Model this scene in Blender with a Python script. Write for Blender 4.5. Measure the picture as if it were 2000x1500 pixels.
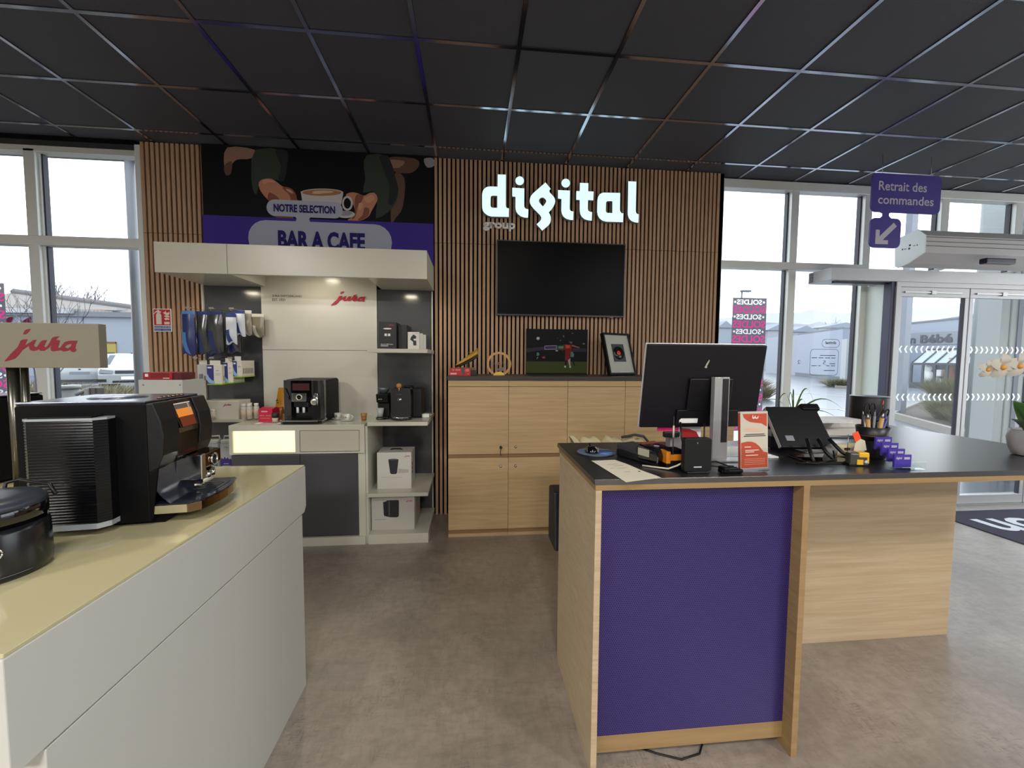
import bpy, bmesh, math, random
from mathutils import Vector, Matrix
random.seed(7)
PI=math.pi
for o in list(bpy.data.objects): bpy.data.objects.remove(o)
S=bpy.context.scene; COL=S.collection
# ---------------- camera, world, lights, exposure ----------------
FPX=797.94; YAW,PITCH,ROLL=0.0977537,0.0590974,0.0073755; EYE=1.488
_cy,_sy,_cp,_sp,_cr,_sr=math.cos(YAW),math.sin(YAW),math.cos(PITCH),math.sin(PITCH),math.cos(ROLL),math.sin(ROLL)
FW=Vector((_sy*_cp,_cy*_cp,-_sp)); R0=Vector((_cy,-_sy,0)); U0=R0.cross(FW)
RT=_cr*R0+_sr*U0; UP=-_sr*R0+_cr*U0
cd=bpy.data.cameras.new('camera'); cam=bpy.data.objects.new('camera',cd); COL.objects.link(cam)
cd.sensor_width=36; cd.lens=36*FPX/2000; cd.clip_start=.05; cd.clip_end=600
m=Matrix((RT,UP,-FW)).transposed().to_4x4(); m.translation=(0,0,EYE); cam.matrix_world=m
S.camera=cam
W=bpy.data.worlds.new('sky'); S.world=W; W.use_nodes=True
wn=W.node_tree.nodes; wl=W.node_tree.links; wn.clear()
wo=wn.new('ShaderNodeOutputWorld'); bg=wn.new('ShaderNodeBackground'); wl.new(bg.outputs[0],wo.inputs[0])
tc=wn.new('ShaderNodeTexCoord'); sx=wn.new('ShaderNodeSeparateXYZ'); cr=wn.new('ShaderNodeValToRGB')
wl.new(tc.outputs['Generated'],sx.inputs[0]); wl.new(sx.outputs[2],cr.inputs[0]); 
cr.color_ramp.elements[0].position=0.0; cr.color_ramp.elements[0].color=(.93,.97,1.0,1)
cr.color_ramp.elements[1].position=.6; cr.color_ramp.elements[1].color=(.84,.92,1.0,1)
ns=wn.new('ShaderNodeTexNoise'); ns.inputs['Scale'].default_value=2.0; ns.inputs['Detail'].default_value=3
mp=wn.new('ShaderNodeMapping'); mp.inputs['Scale'].default_value=(1,1,3); wl.new(tc.outputs['Generated'],mp.inputs[0]); wl.new(mp.outputs[0],ns.inputs['Vector'])
mx=wn.new('ShaderNodeMixRGB'); mx.blend_type='MULTIPLY'; mx.inputs[0].default_value=.10; wl.new(cr.outputs[0],mx.inputs[1]); wl.new(ns.outputs[0],mx.inputs[2])
wl.new(mx.outputs[0],bg.inputs[0]); bg.inputs[1].default_value=2.4
def area(name,loc,size,energy,col,rot=(0,0,0),spread=PI,sy=None):
    l=bpy.data.lights.new(name,'AREA'); l.energy=energy; l.color=col; l.size=size; l.spread=spread
    if sy: l.shape='RECTANGLE'; l.size_y=sy
    o=bpy.data.objects.new(name,l); COL.objects.link(o); o.location=loc; o.rotation_euler=rot; return o
# unseen fill lights added behind and around the camera to brighten the shop
for (x,y,e) in ((-3.3,-1.2,80),(0,-.9,38),(3.3,-1.2,75),(-3.3,-3.6,95),(0,-3.6,110),(3.3,-3.6,90)):
    area('added_fill_light',(x,y,3.30),.6,e*.95,(1,.965,.91))
# warm spotlights over the left display counter and the coffee corner
for (x,y,z,tx,ty,tz,e,cone) in ((-1.35,1.66,3.25,-1.35,1.60,1.0,15,1.0),(-1.0,1.6,3.3,-1.3,3.6,1.0,2,1.15),(.6,1.7,3.3,.55,3.6,1.0,6,1.3),(.3,.5,3.3,.75,1.4,.5,4,1.1)):
    l=bpy.data.lights.new('track_spot','SPOT'); l.energy=e*2.2; l.color=(1,.86,.62); l.spot_size=cone; l.spot_blend=.8; l.shadow_soft_size=.05
    o=bpy.data.objects.new('track_spot',l); COL.objects.link(o); o.location=(x,y,z)
    o.rotation_euler=(Vector((tx,ty,tz))-Vector((x,y,z))).to_track_quat('-Z','Y').to_euler()
# small warm downlights under the canopy of the coffee unit
for x in (-2.08,-1.34,-.6): area('canopy_downlight',(x,3.55,2.105 if abs(x+1.34)>.1 else 2.24),.10,1.3,(1,.88,.66))
S.view_settings.view_transform='Standard'; S.view_settings.look='None'; S.view_settings.gamma=1; S.view_settings.use_curve_mapping=False
S.view_settings.exposure=0.6
# ---------------- helpers ----------------
def ray(x,y): return RT*((x-1000)/FPX)-UP*((y-750)/FPX)+FW
def atY(x,y,Y): d=ray(x,y); return Vector((0,0,EYE))+d*(Y/d.y)
def atX(x,y,X): d=ray(x,y); return Vector((0,0,EYE))+d*(X/d.x)
def atZ(x,y,Z): d=ray(x,y); return Vector((0,0,EYE))+d*((Z-EYE)/d.z)
def lin(c):
    if isinstance(c,str):
        c=c.lstrip('#'); c=[int(c[i:i+2],16)/255 for i in (0,2,4)]
        return tuple((v/12.92 if v<=.04045 else ((v+.055)/1.055)**2.4) for v in c)+(1,)
    return tuple(c)+(1,)
MC={}
def mat(name,c='#808080',rough=.5,metal=0,emit=None,es=1,spec=.5,bump=None,var=None,alpha=None,trans=None,coat=0):
    if name in MC: return MC[name]
    m=bpy.data.materials.new(name); m.use_nodes=True; N=m.node_tree.nodes; L=m.node_tree.links; p=N['Principled BSDF']
    p.inputs['Base Color'].default_value=lin(c); p.inputs['Roughness'].default_value=rough; p.inputs['Metallic'].default_value=metal
    p.inputs['Specular IOR Level'].default_value=spec; p.inputs['Coat Weight'].default_value=coat
    if emit: p.inputs['Emission Color'].default_value=lin(emit); p.inputs['Emission Strength'].default_value=es
    if var or bump:
        t=N.new('ShaderNodeTexCoord'); mp=N.new('ShaderNodeMapping'); L.new(t.outputs['Object'],mp.inputs[0])
    if var:   # (scale xyz, amount, detail, colour2)
        n=N.new('ShaderNodeTexNoise'); mp.inputs['Scale'].default_value=var[0]; n.inputs['Scale'].default_value=1; n.inputs['Detail'].default_value=var[2]; n.inputs['Roughness'].default_value=.65
        L.new(mp.outputs[0],n.inputs['Vector']); r=N.new('ShaderNodeValToRGB'); L.new(n.outputs[0],r.inputs[0])
        r.color_ramp.elements[0].position=.5-var[1]; r.color_ramp.elements[1].position=.5+var[1]
        r.color_ramp.elements[0].color=lin(var[3]); r.color_ramp.elements[1].color=lin(c); L.new(r.outputs[0],p.inputs['Base Color'])
    if bump:  # (scale, strength)
        n2=N.new('ShaderNodeTexNoise'); n2.inputs['Scale'].default_value=bump[0]; n2.inputs['Detail'].default_value=4; L.new(t.outputs['Object'],n2.inputs['Vector'])
        b=N.new('ShaderNodeBump'); b.inputs['Strength'].default_value=bump[1]; b.inputs['Distance'].default_value=.01; L.new(n2.outputs[0],b.inputs['Height']); L.new(b.outputs[0],p.inputs['Normal'])
    if trans is not None:   # thin clear sheet: transparent + fresnel gloss
        o=N['Material Output']; tr=N.new('ShaderNodeBsdfTransparent'); tr.inputs[0].default_value=lin(c); g=N.new('ShaderNodeBsdfGlossy'); g.inputs['Roughness'].default_value=rough
        lw=N.new('ShaderNodeLayerWeight'); lw.inputs[0].default_value=.5; pw=N.new('ShaderNodeMath'); pw.operation='POWER'; pw.inputs[1].default_value=5; L.new(lw.outputs['Facing'],pw.inputs[0]); fr=N.new('ShaderNodeMath'); fr.operation='MULTIPLY_ADD'; fr.inputs[1].default_value=.6; fr.inputs[2].default_value=.010; L.new(pw.outputs[0],fr.inputs[0]); ms=N.new('ShaderNodeMixShader'); L.new(fr.outputs[0],ms.inputs[0]); L.new(tr.outputs[0],ms.inputs[1]); L.new(g.outputs[0],ms.inputs[2])
        if trans>0:
            ms2=N.new('ShaderNodeMixShader'); ms2.inputs[0].default_value=trans; L.new(ms.outputs[0],ms2.inputs[1]); L.new(p.outputs[0],ms2.inputs[2]); L.new(ms2.outputs[0],o.inputs[0])
        else: L.new(ms.outputs[0],o.inputs[0])
    MC[name]=m; return m
def film(name,c,k=.6,ta=0):
    if name in MC: return MC[name]
    m=mat(name,c,.6); N=m.node_tree.nodes; L=m.node_tree.links; t_=N.new('ShaderNodeBsdfTranslucent'); t_.inputs[0].default_value=lin(c); x=N.new('ShaderNodeMixShader'); x.inputs[0].default_value=k
    L.new(N['Principled BSDF'].outputs[0],x.inputs[1]); L.new(t_.outputs[0],x.inputs[2]); L.new(x.outputs[0],N['Material Output'].inputs[0])
    if ta:
        tp=N.new('ShaderNodeBsdfTransparent'); y=N.new('ShaderNodeMixShader'); y.inputs[0].default_value=ta; L.new(x.outputs[0],y.inputs[1]); L.new(tp.outputs[0],y.inputs[2]); L.new(y.outputs[0],N['Material Output'].inputs[0])
    return m
def bloops(b):
    nx={}; 
    for e in b.edges:
        if len(e.link_faces)==1:
            f=e.link_faces[0]; vs=list(f.verts); i=vs.index(e.verts[0]); u,w=(e.verts[0],e.verts[1]) if vs[(i+1)%len(vs)]==e.verts[1] else (e.verts[1],e.verts[0]); nx[u.index]=w.index
    b.verts.ensure_lookup_table(); out=[]
    while nx:
        s0=next(iter(nx)); L_=[]; c=s0
        while c in nx: L_.append((b.verts[c].co.x,b.verts[c].co.y)); c=nx.pop(c)
        if len(L_)>2: out.append(L_)
    return out
def wood(name,c1,c2,axis='x',rough=.5,k=1.0):
    if name in MC: return MC[name]
    m=bpy.data.materials.new(name); m.use_nodes=True; N=m.node_tree.nodes; L=m.node_tree.links; p=N['Principled BSDF']; p.inputs['Roughness'].default_value=rough
    t=N.new('ShaderNodeTexCoord'); mp=N.new('ShaderNodeMapping'); L.new(t.outputs['Object'],mp.inputs[0])
    s={'x':(1.3*k,9*k,38*k),'y':(9*k,1.3*k,38*k),'z':(38*k,9*k,1.3*k)}[axis]; mp.inputs['Scale'].default_value=s
    oi=N.new('ShaderNodeObjectInfo'); mu=N.new('ShaderNodeMath'); mu.operation='MULTIPLY'; mu.inputs[1].default_value=37; L.new(oi.outputs['Random'],mu.inputs[0])
    n=N.new('ShaderNodeTexNoise'); n.noise_dimensions='4D'; n.inputs['Scale'].default_value=1; n.inputs['Detail'].default_value=6; n.inputs['Roughness'].default_value=.7; n.inputs['Distortion'].default_value=.6
    L.new(mp.outputs[0],n.inputs['Vector']); L.new(mu.outputs[0],n.inputs['W'])
    r=N.new('ShaderNodeValToRGB'); L.new(n.outputs[0],r.inputs[0]); r.color_ramp.elements[0].position=.3; r.color_ramp.elements[1].position=.68
    r.color_ramp.elements[0].color=lin(c2); r.color_ramp.elements[1].color=lin(c1); L.new(r.outputs[0],p.inputs['Base Color'])
    MC[name]=m; return m
class B:
    def __init__(s): s.b=bmesh.new()
    def _new(s,f0): return [f for f in s.b.faces][f0:]
    def box(s,x0,x1,y0,y1,z0,z1,mi=0,bev=0,T=None):
        r=bmesh.ops.create_cube(s.b,size=1); vs=r['verts']
        for v in vs: v.co=Vector(((x0+x1)/2+v.co.x*(x1-x0),(y0+y1)/2+v.co.y*(y1-y0),(z0+z1)/2+v.co.z*(z1-z0)))
        fs=set(f for v in vs for f in v.link_faces)
        for f in fs: f.material_index=mi
        if bev:
            es=list(set(e for v in vs for e in v.link_edges)); rr=bmesh.ops.bevel(s.b,geom=es,offset=bev,segments=2,profile=.5,affect='EDGES')
            for f in rr['faces']: f.material_index=mi
            vs=list(set(v for f in rr['faces'] for v in f.verts))
        if T:
            for v in vs: v.co=T@v.co
        return s
    def prism(s,pts,ax,a0,a1,mi=0):
        def P(p,a): return {'x':(a,p[0],p[1]),'y':(p[0],a,p[1]),'z':(p[0],p[1],a)}[ax]
        v0=[s.b.verts.new(P(p,a0)) for p in pts]; v1=[s.b.verts.new(P(p,a1)) for p in pts]; n=len(pts); fs=[]
        fs.append(s.b.faces.new(v0)); fs.append(s.b.faces.new(v1[::-1]))
        for i in range(n): fs.append(s.b.faces.new((v0[i],v1[i],v1[(i+1)%n],v0[(i+1)%n])))
        for f in fs: f.material_index=mi
        return s
    def lathe(s,prof,c=(0,0,0),n=24,mi=0,ax='z',wob=None):
        rings=[]
        for (r,h) in prof:
            ring=[]
            for k in range(n):
                a=2*PI*k/n; rr=r*(1+(wob(a,h) if wob else 0)); p=(rr*math.cos(a),rr*math.sin(a),h)
                if ax=='y': p=(p[0],p[2],p[1])
                if ax=='x': p=(p[2],p[0],p[1])
                ring.append(s.b.verts.new((c[0]+p[0],c[1]+p[1],c[2]+p[2])))
            rings.append(ring)
        for i in range(len(rings)-1):
            for k in range(n):
                f=s.b.faces.new((rings[i][k],rings[i][(k+1)%n],rings[i+1][(k+1)%n],rings[i+1][k])); f.material_index=mi; f.smooth=True
        for ring in (rings[0],rings[-1]):
            try: f=s.b.faces.new(ring); f.material_index=mi
            except Exception: pass
        return s
    def cyl(s,c,r,h,ax='z',n=20,mi=0,r2=None): return s.lathe([(r,0),(r if r2 is None else r2,h)],c,n,mi,ax)
    def tube(s,pts,r,n=8,mi=0,r1=None):
        pts=[Vector(p) for p in pts]; rings=[]; N=len(pts); ref=None
        for i,p in enumerate(pts):
            t=(pts[min(i+1,N-1)]-pts[max(i-1,0)]).normalized()
            if ref is None: ref=t.orthogonal().normalized()
            ref=(ref-t*ref.dot(t)); ref=ref.normalized() if ref.length>1e-6 else t.orthogonal().normalized(); u=t.cross(ref)
            rr=r if r1 is None else r+(r1-r)*i/max(1,N-1)
            rings.append([s.b.verts.new(p+ref*rr*math.cos(2*PI*k/n)+u*rr*math.sin(2*PI*k/n)) for k in range(n)])
        for i in range(N-1):
            for k in range(n):
                f=s.b.faces.new((rings[i][k],rings[i][(k+1)%n],rings[i+1][(k+1)%n],rings[i+1][k])); f.material_index=mi; f.smooth=True
        s.b.faces.new(rings[0]).material_index=mi; s.b.faces.new(rings[-1]).material_index=mi
        return s
    def quad(s,ps,mi=0,smooth=False):
        f=s.b.faces.new([s.b.verts.new(p) for p in ps]); f.material_index=mi; f.smooth=smooth; return s
    def grid(s,fn,nu,nv,mi=0):
        V=[[s.b.verts.new(fn(i/nu,j/nv)) for j in range(nv+1)] for i in range(nu+1)]
        for i in range(nu):
            for j in range(nv):
                f=s.b.faces.new((V[i][j],V[i+1][j],V[i+1][j+1],V[i][j+1])); f.material_index=mi; f.smooth=True
        return s
    def sphere(s,c,r,sc=(1,1,1),mi=0,u=14,v=9):
        q=bmesh.ops.create_uvsphere(s.b,u_segments=u,v_segments=v,radius=r)
        for w in q['verts']:
            w.co=Vector((w.co.x*sc[0]+c[0],w.co.y*sc[1]+c[1],w.co.z*sc[2]+c[2]))
            for f in w.link_faces: f.smooth=True; f.material_index=mi
        return s
def obj(name,b,mats,parent=None,bev=0,smooth=False,local=False,thick=0,fix=True):
    if isinstance(b,B): b=b.b
    if fix: bmesh.ops.recalc_face_normals(b,faces=b.faces[:])
    me=bpy.data.meshes.new(name)
    if parent is not None and not local:
        mi=wm(parent).inverted()
        for v in b.verts: v.co=mi@v.co
    b.to_mesh(me); b.free()
    if not isinstance(mats,(list,tuple)): mats=[mats]
    for m_ in mats: me.materials.append(m_)
    if smooth:
        for f in me.polygons: f.use_smooth=True
    o=bpy.data.objects.new(name,me); COL.objects.link(o)
    if parent is not None: o.parent=parent
    if bev:
        md=o.modifiers.new('bevel','BEVEL'); md.width=bev; md.segments=2; md.limit_method='ANGLE'; md.angle_limit=.6
    return o
def wm(o):
    mtx=Matrix.Translation(o.location)@o.rotation_euler.to_matrix().to_4x4()@Matrix.Diagonal((*o.scale,1))
    return (wm(o.parent)@mtx) if o.parent else mtx
def thing(name,label,cat,loc=(0,0,0),rz=0,group=None):
    o=bpy.data.objects.new(name,None); COL.objects.link(o); o.empty_display_size=.1; o.location=loc; o.rotation_euler=(0,0,rz)
    return tag(o,label,cat,group)
def tag(o,label,cat,group=None,kind=None):
    o['label']=label; o['category']=cat
    if group: o['group']=group
    if kind: o['kind']=kind
    return o
def struct(o): o['kind']='structure'; return o
def sempty(name): return struct(thing0(name))
def thing0(name):
    o=bpy.data.objects.new(name,None); COL.objects.link(o); o.empty_display_size=.1; return o
def dup(root,loc,rz=None,label=None,scale=None):
    r=root.copy(); COL.objects.link(r); r.location=loc
    if rz is not None: r.rotation_euler=(0,0,rz)
    if label: r['label']=label
    if scale: r.scale=scale
    for ch in list(root.children):
        c=ch.copy(); COL.objects.link(c); c.parent=r
        for g in list(ch.children):
            d=g.copy(); COL.objects.link(d); d.parent=c
    return r
# ---- flat shapes: text and outlines, returned as a bmesh in the XY plane ----
def _curve2bm(cu):
    ob=bpy.data.objects.new('tmp',cu); COL.objects.link(ob); dg=bpy.context.evaluated_depsgraph_get(); me=ob.evaluated_get(dg).to_mesh()
    b=bmesh.new(); b.from_mesh(me); ob.evaluated_get(dg).to_mesh_clear(); bpy.data.objects.remove(ob); bpy.data.curves.remove(cu)
    bmesh.ops.remove_doubles(b,verts=b.verts[:],dist=1e-6); return b
def text2d(s,bold=0.0,sp=1.0):
    cu=bpy.data.curves.new('t','FONT'); cu.body=s; cu.size=1; cu.offset=bold; cu.resolution_u=3; cu.space_character=sp; cu.align_x='LEFT'
    cu.fill_mode='FRONT'; return _curve2bm(cu)
def smooth_loop(P,n=4):
    out=[]; N=len(P)
    for i in range(N):
        p0,p1,p2,p3=[Vector((*P[(i+k)%N][:2],0)) for k in (-1,0,1,2)]
        for j in range(n):
            t=j/n; q=.5*((2*p1)+(-p0+p2)*t+(2*p0-5*p1+4*p2-p3)*t*t+(-p0+3*p1-3*p2+p3)*t**3); out.append((q.x,q.y))
    return out
def loops2d(loops,sm=0):
    cu=bpy.data.curves.new('l','CURVE'); cu.dimensions='2D'; cu.fill_mode='FRONT'
    for P in loops:
        if sm: P=smooth_loop(P,sm)
        sp=cu.splines.new('POLY'); sp.points.add(len(P)-1); sp.use_cyclic_u=True
        for i,p in enumerate(P): sp.points[i].co=(p[0],p[1],0,1)
    return _curve2bm(cu)
def bounds(b):
    xs=[v.co.x for v in b.verts]; ys=[v.co.y for v in b.verts]; return min(xs),max(xs),min(ys),max(ys)
def place(b,O,U,V,thick=0,box=None):
    """fit 2D bmesh into the parallelogram O,U,V (box=its own 2D window); front is U x V"""
    x0,x1,y0,y1=box or bounds(b); O,U,V=Vector(O),Vector(U),Vector(V); n=U.cross(V).normalized()
    for v in b.verts: v.co=O+U*((v.co.x-x0)/(x1-x0))+V*((v.co.y-y0)/(y1-y0))
    if thick:
        r=bmesh.ops.extrude_face_region(b,geom=b.faces[:]); 
        for g in r['geom']:
            if isinstance(g,bmesh.types.BMVert): g.co+=n*thick
    return b
def text(name,s,O,U,V,m_,parent,bold=0,thick=0,sp=1.0,local=False):
    return obj(name,place(text2d(s,bold,sp),O,U,V,thick),m_,parent,local=local,fix=bool(thick))
def textY(name,s,x0,x1,z0,z1,Y,m_,parent,bold=0,thick=0,mirror=False,sp=1.0,local=False):
    """text facing the camera side (-Y) in the plane Y"""
    if mirror: return text(name,s,(x1,Y,z0),(x0-x1,0,0),(0,0,z1-z0),m_,parent,bold,thick,sp,local)
    return text(name,s,(x0,Y,z0),(x1-x0,0,0),(0,0,z1-z0),m_,parent,bold,thick,sp,local)
def px_loops(loops,Y,k,ox,oy):
    """outlines traced in a crop (scale k, origin ox,oy) to metres in the plane Y, as (X,Z) pairs"""
    out=[]
    for P in loops: out.append([(lambda q:(q.x,q.z))(atY(ox+u/k,oy+v/k,Y)) for u,v in P])
    return out
def shapeY(name,loops,Y,m_,parent,thick=0,sm=0,local=False):
    b=loops2d(loops,sm); x0,x1,y0,y1=bounds(b)
    return obj(name,place(b,(x0,Y,y0),(x1-x0,0,0),(0,0,y1-y0),thick),m_,parent,local=local,fix=bool(thick))
def multiY(name,items,Y,parent,step=.0004,local=False):
    """one print: list of (loops in XZ, material, smooth), each a hair in front of the last"""
    B_=bmesh.new(); mats=[]
    for i,(loops,m_,sm) in enumerate(items):
        b=loops2d(loops,sm); x0,x1,y0,y1=bounds(b); place(b,(x0,Y-step*i,y0),(x1-x0,0,0),(0,0,y1-y0)); me=bpy.data.meshes.new('q'); 
        if m_ not in mats: mats.append(m_)
        for f in b.faces: f.material_index=mats.index(m_)
        b.to_mesh(me); b.free(); B_.from_mesh(me); bpy.data.meshes.remove(me)
    return obj(name,B_,mats,parent,local=local,fix=False)
def rectl(x0,x1,z0,z1): return [(x0,z0),(x1,z0),(x1,z1),(x0,z1)]
def rrect(x0,x1,z0,z1,r,n=5):
    P=[]
    for cx,cz,a in ((x1-r,z0+r,-PI/2),(x1-r,z1-r,0),(x0+r,z1-r,PI/2),(x0+r,z0+r,PI)):
        for i in range(n+1): t=a+PI/2*i/n; P.append((cx+r*math.cos(t),cz+r*math.sin(t)))
    return P
def ell(cx,cz,rx,rz,n=28): return [(cx+rx*math.cos(2*PI*i/n),cz+rz*math.sin(2*PI*i/n)) for i in range(n)]
LOGO=[[(200,862),(330,720),(470,590),(520,510),(545,450),(600,428),(690,425),(660,480),(625,545),(740,480),(800,440),(870,428),(835,480),(805,540),(830,580),(870,570),(935,480),(985,440),(1080,435),(1040,500),(1010,560),(1030,580),(1075,560),(1130,480),(1180,390),(1240,365),(1330,355),(1290,400),(1260,430),(1340,440),(1320,500),(1290,590),(1330,590),(1385,520),(1430,470),(1520,445),(1700,440),(1660,520),(1640,600),(1670,630),(1620,675),(1560,665),(1540,630),(1480,650),(1400,665),(1350,640),(1240,655),(1190,665),(1145,645),(1140,590),(1160,540),(1080,610),(1000,655),(920,650),(905,620),(860,645),(780,660),(720,635),(700,560),(640,595),(570,640),(500,730),(420,810),(300,850),(215,875)],
 [(1425,575),(1480,525),(1575,505),(1550,560),(1490,600)],
 [(610,300),(650,240),(700,222),(760,215),(730,265),(690,305),(640,328),(605,325)]]
def logo(O,U,V,m_,parent,thick=0,local=False,name='logo'):
    """red script logo fitted into O,U,V"""
    b=loops2d([[(x,-y) for x,y in P] for P in LOGO]); return obj(name,place(b,O,U,V,thick),m_,parent,local=local,fix=bool(thick))
def logoY(x0,x1,z0,z1,Y,m_,parent,thick=0,local=False): return logo((x0,Y,z0),(x1-x0,0,0),(0,0,z1-z0),m_,parent,thick,local)
# ---------------- materials ----------------
WHT=mat('white_laminate','#c3c1b3',.28,var=((1,1,1),.3,2,'#bebcae')); WHT2=mat('white_matt','#bdbdb8',.5); GREYP=mat('grey_gloss_panel','#3b3d42',.18,spec=.6)
FRAME=mat('white_aluminium','#d3d6d3',.35,metal=.1); GASK=mat('rubber_gasket','#262838',.5); GLASS=mat('clear_glass','#fdfefe',.0,trans=0)
BLK=mat('black_plastic','#0a0a0d',.42,spec=.35); BLKM=mat('matt_black','#050507',.5,spec=.15); GLOSSB=mat('piano_black','#08090c',.08,coat=.6); CHR=mat('chrome','#d9dadb',.12,metal=1); STEEL=mat('brushed_steel','#9d9c98',.32,metal=1)
RED=mat('brand_red','#b01030',.4); DARKT=mat('dark_print','#2a2a2e',.6); WPR=mat('white_print','#e6e6e4',.6); PURP=mat('purple_print','#3d2c93',.5); PURPT=mat('purple_letter','#1f1660',.6,spec=.2)
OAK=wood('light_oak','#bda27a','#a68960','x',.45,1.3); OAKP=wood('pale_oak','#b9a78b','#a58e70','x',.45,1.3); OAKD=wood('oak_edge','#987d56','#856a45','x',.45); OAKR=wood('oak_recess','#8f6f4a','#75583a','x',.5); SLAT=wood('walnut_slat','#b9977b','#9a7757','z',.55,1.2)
FELT=mat('black_felt','#060405',.95,spec=.05); BTOP=mat('black_laminate_top','#17181c',.30,spec=.5)
BTOP.node_tree.nodes['Principled BSDF'].inputs['IOR'].default_value=2.3
KRAFT=mat('kraft_paper','#b07e50',.8); BLUE=mat('deep_blue','#22307a',.45); LBLUE=mat('light_blue','#8fb2dc',.5); LIME=mat('lime_green','#9cc23c',.5); CARD=mat('cream_card','#d9d5c9',.55); CARDS=mat('silver_card','#bfbbb4',.42)
# floor
FL=bpy.data.materials.new('vinyl_floor'); FL.use_nodes=True; N=FL.node_tree.nodes; L=FL.node_tree.links; p=N['Principled BSDF']
t=N.new('ShaderNodeTexCoord')
def nz(scale,detail,rough,dist=0,sc=None):
    n=N.new('ShaderNodeTexNoise'); n.inputs['Scale'].default_value=scale; n.inputs['Detail'].default_value=detail; n.inputs['Roughness'].default_value=rough; n.inputs['Distortion'].default_value=dist
    if sc: q=N.new('ShaderNodeMapping'); q.inputs['Scale'].default_value=sc; L.new(t.outputs['Object'],q.inputs[0]); L.new(q.outputs[0],n.inputs['Vector'])
    else: L.new(t.outputs['Object'],n.inputs['Vector'])
    return n
def mixc(kind,fac,a,b):
    x=N.new('ShaderNodeMixRGB'); x.blend_type=kind; x.inputs[0].default_value=fac; L.new(a,x.inputs[1]); L.new(b,x.inputs[2]); return x.outputs[0]
r=N.new('ShaderNodeValToRGB'); L.new(nz(1.6,7,.62,.5).outputs[0],r.inputs[0]); r.color_ramp.elements[0].position=.34; r.color_ramp.elements[1].position=.66; r.color_ramp.elements[0].color=lin('#7e736a'); r.color_ramp.elements[1].color=lin('#9b9086')
r2=N.new('ShaderNodeValToRGB'); L.new(nz(1,6,.75,.3,(10,26,1)).outputs[0],r2.inputs[0]); r2.color_ramp.elements[0].position=.36; r2.color_ramp.elements[1].position=.56; r2.color_ramp.elements[0].color=(.55,.54,.53,1); r2.color_ramp.elements[1].color=(1,1,1,1)
r3=N.new('ShaderNodeValToRGB'); L.new(nz(1,6,.75,.3,(26,10,1)).outputs[0],r3.inputs[0]); r3.color_ramp.elements[0].position=.36; r3.color_ramp.elements[1].position=.56; r3.color_ramp.elements[0].color=(.6,.59,.57,1); r3.color_ramp.elements[1].color=(1,1,1,1)
def fine(sc):
    q=N.new('ShaderNodeValToRGB'); L.new(nz(1,3,.6,.2,sc).outputs[0],q.inputs[0]); q.color_ramp.elements[0].position=.33; q.color_ramp.elements[1].position=.43; q.color_ramp.elements[0].color=(.45,.44,.43,1); q.color_ramp.elements[1].color=(1,1,1,1); return q.outputs[0]
pm_=N.new('ShaderNodeValToRGB'); L.new(nz(2.2,4,.6,.3).outputs[0],pm_.inputs[0]); pm_.color_ramp.elements[0].position=.44; pm_.color_ramp.elements[1].position=.62
c_=mixc('MULTIPLY',.45,r.outputs[0],r2.outputs[0]); c_=mixc('MULTIPLY',.45,c_,r3.outputs[0])
for sc in ((22,150,1),(150,22,1)):
    x=N.new('ShaderNodeMixRGB'); x.blend_type='MULTIPLY'; sc_=N.new('ShaderNodeMath'); sc_.operation='MULTIPLY'; sc_.inputs[1].default_value=.8; L.new(pm_.outputs[0],sc_.inputs[0]); L.new(sc_.outputs[0],x.inputs[0]); L.new(c_,x.inputs[1]); L.new(fine(sc),x.inputs[2]); c_=x.outputs[0]
L.new(c_,p.inputs['Base Color']); p.inputs['Roughness'].default_value=.42; p.inputs['Specular IOR Level'].default_value=.9
MC['vinyl_floor']=FL; p.inputs['IOR'].default_value=1.8
fo=struct(obj('floor',B().box(-6.6,8.6,-6.1,4.08,-.12,0),FL))
# ---------------- ceiling ----------------
CZ=3.333
TILE=mat('charcoal_ceiling_tile','#3f3f46',.62,bump=(220,.5)); GRID=mat('ceiling_grid_metal','#b9bdcc',.15,metal=1)
ce=sempty('ceiling')
obj('slab',B().box(-6.6,8.6,-6.1,4.3,3.46,3.6),mat('ceiling_slab','#1c1c1e',.95),ce)
obj('plain_tiles',B().box(-6.6,8.6,-6.1,1.26,CZ+.006,CZ+.03),TILE,ce)
gx=[-2.125+.6*i for i in range(-7,18)]; gy=[1.32,1.92,2.52,3.12,3.72]
tm=None
for i in range(len(gx)-1):
    for j,y in enumerate(gy):
        y1=y+.6 if j<4 else 4.08
        if j==4 or tm is None or True:
            key='edge' if j==4 else 'full'
        if key not in MC:
            b=B().box(.012,.588,.012,(y1-y)-.012,0,.018,bev=.003); me=bpy.data.meshes.new('tile_'+key); bmesh.ops.recalc_face_normals(b.b,faces=b.b.faces[:]); b.b.to_mesh(me); me.materials.append(TILE); MC[key]=me
        o=bpy.data.objects.new('ceiling_tile',MC[key]); COL.objects.link(o); o.parent=ce; o.location=(gx[i],y,CZ+.004)
for x in gx: obj('grid_bar',B().box(x-.012,x+.012,-6,4.08,CZ-.002,CZ+.006),GRID,ce)
for y in gy: obj('grid_bar',B().box(-6.5,8.4,y-.012,y+.012,CZ-.0015,CZ+.0055),GRID,ce)
obj('wall_angle',B().box(2.46,8.4,4.03,4.06,CZ-.02,CZ+.004),GRID,ce)
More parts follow.
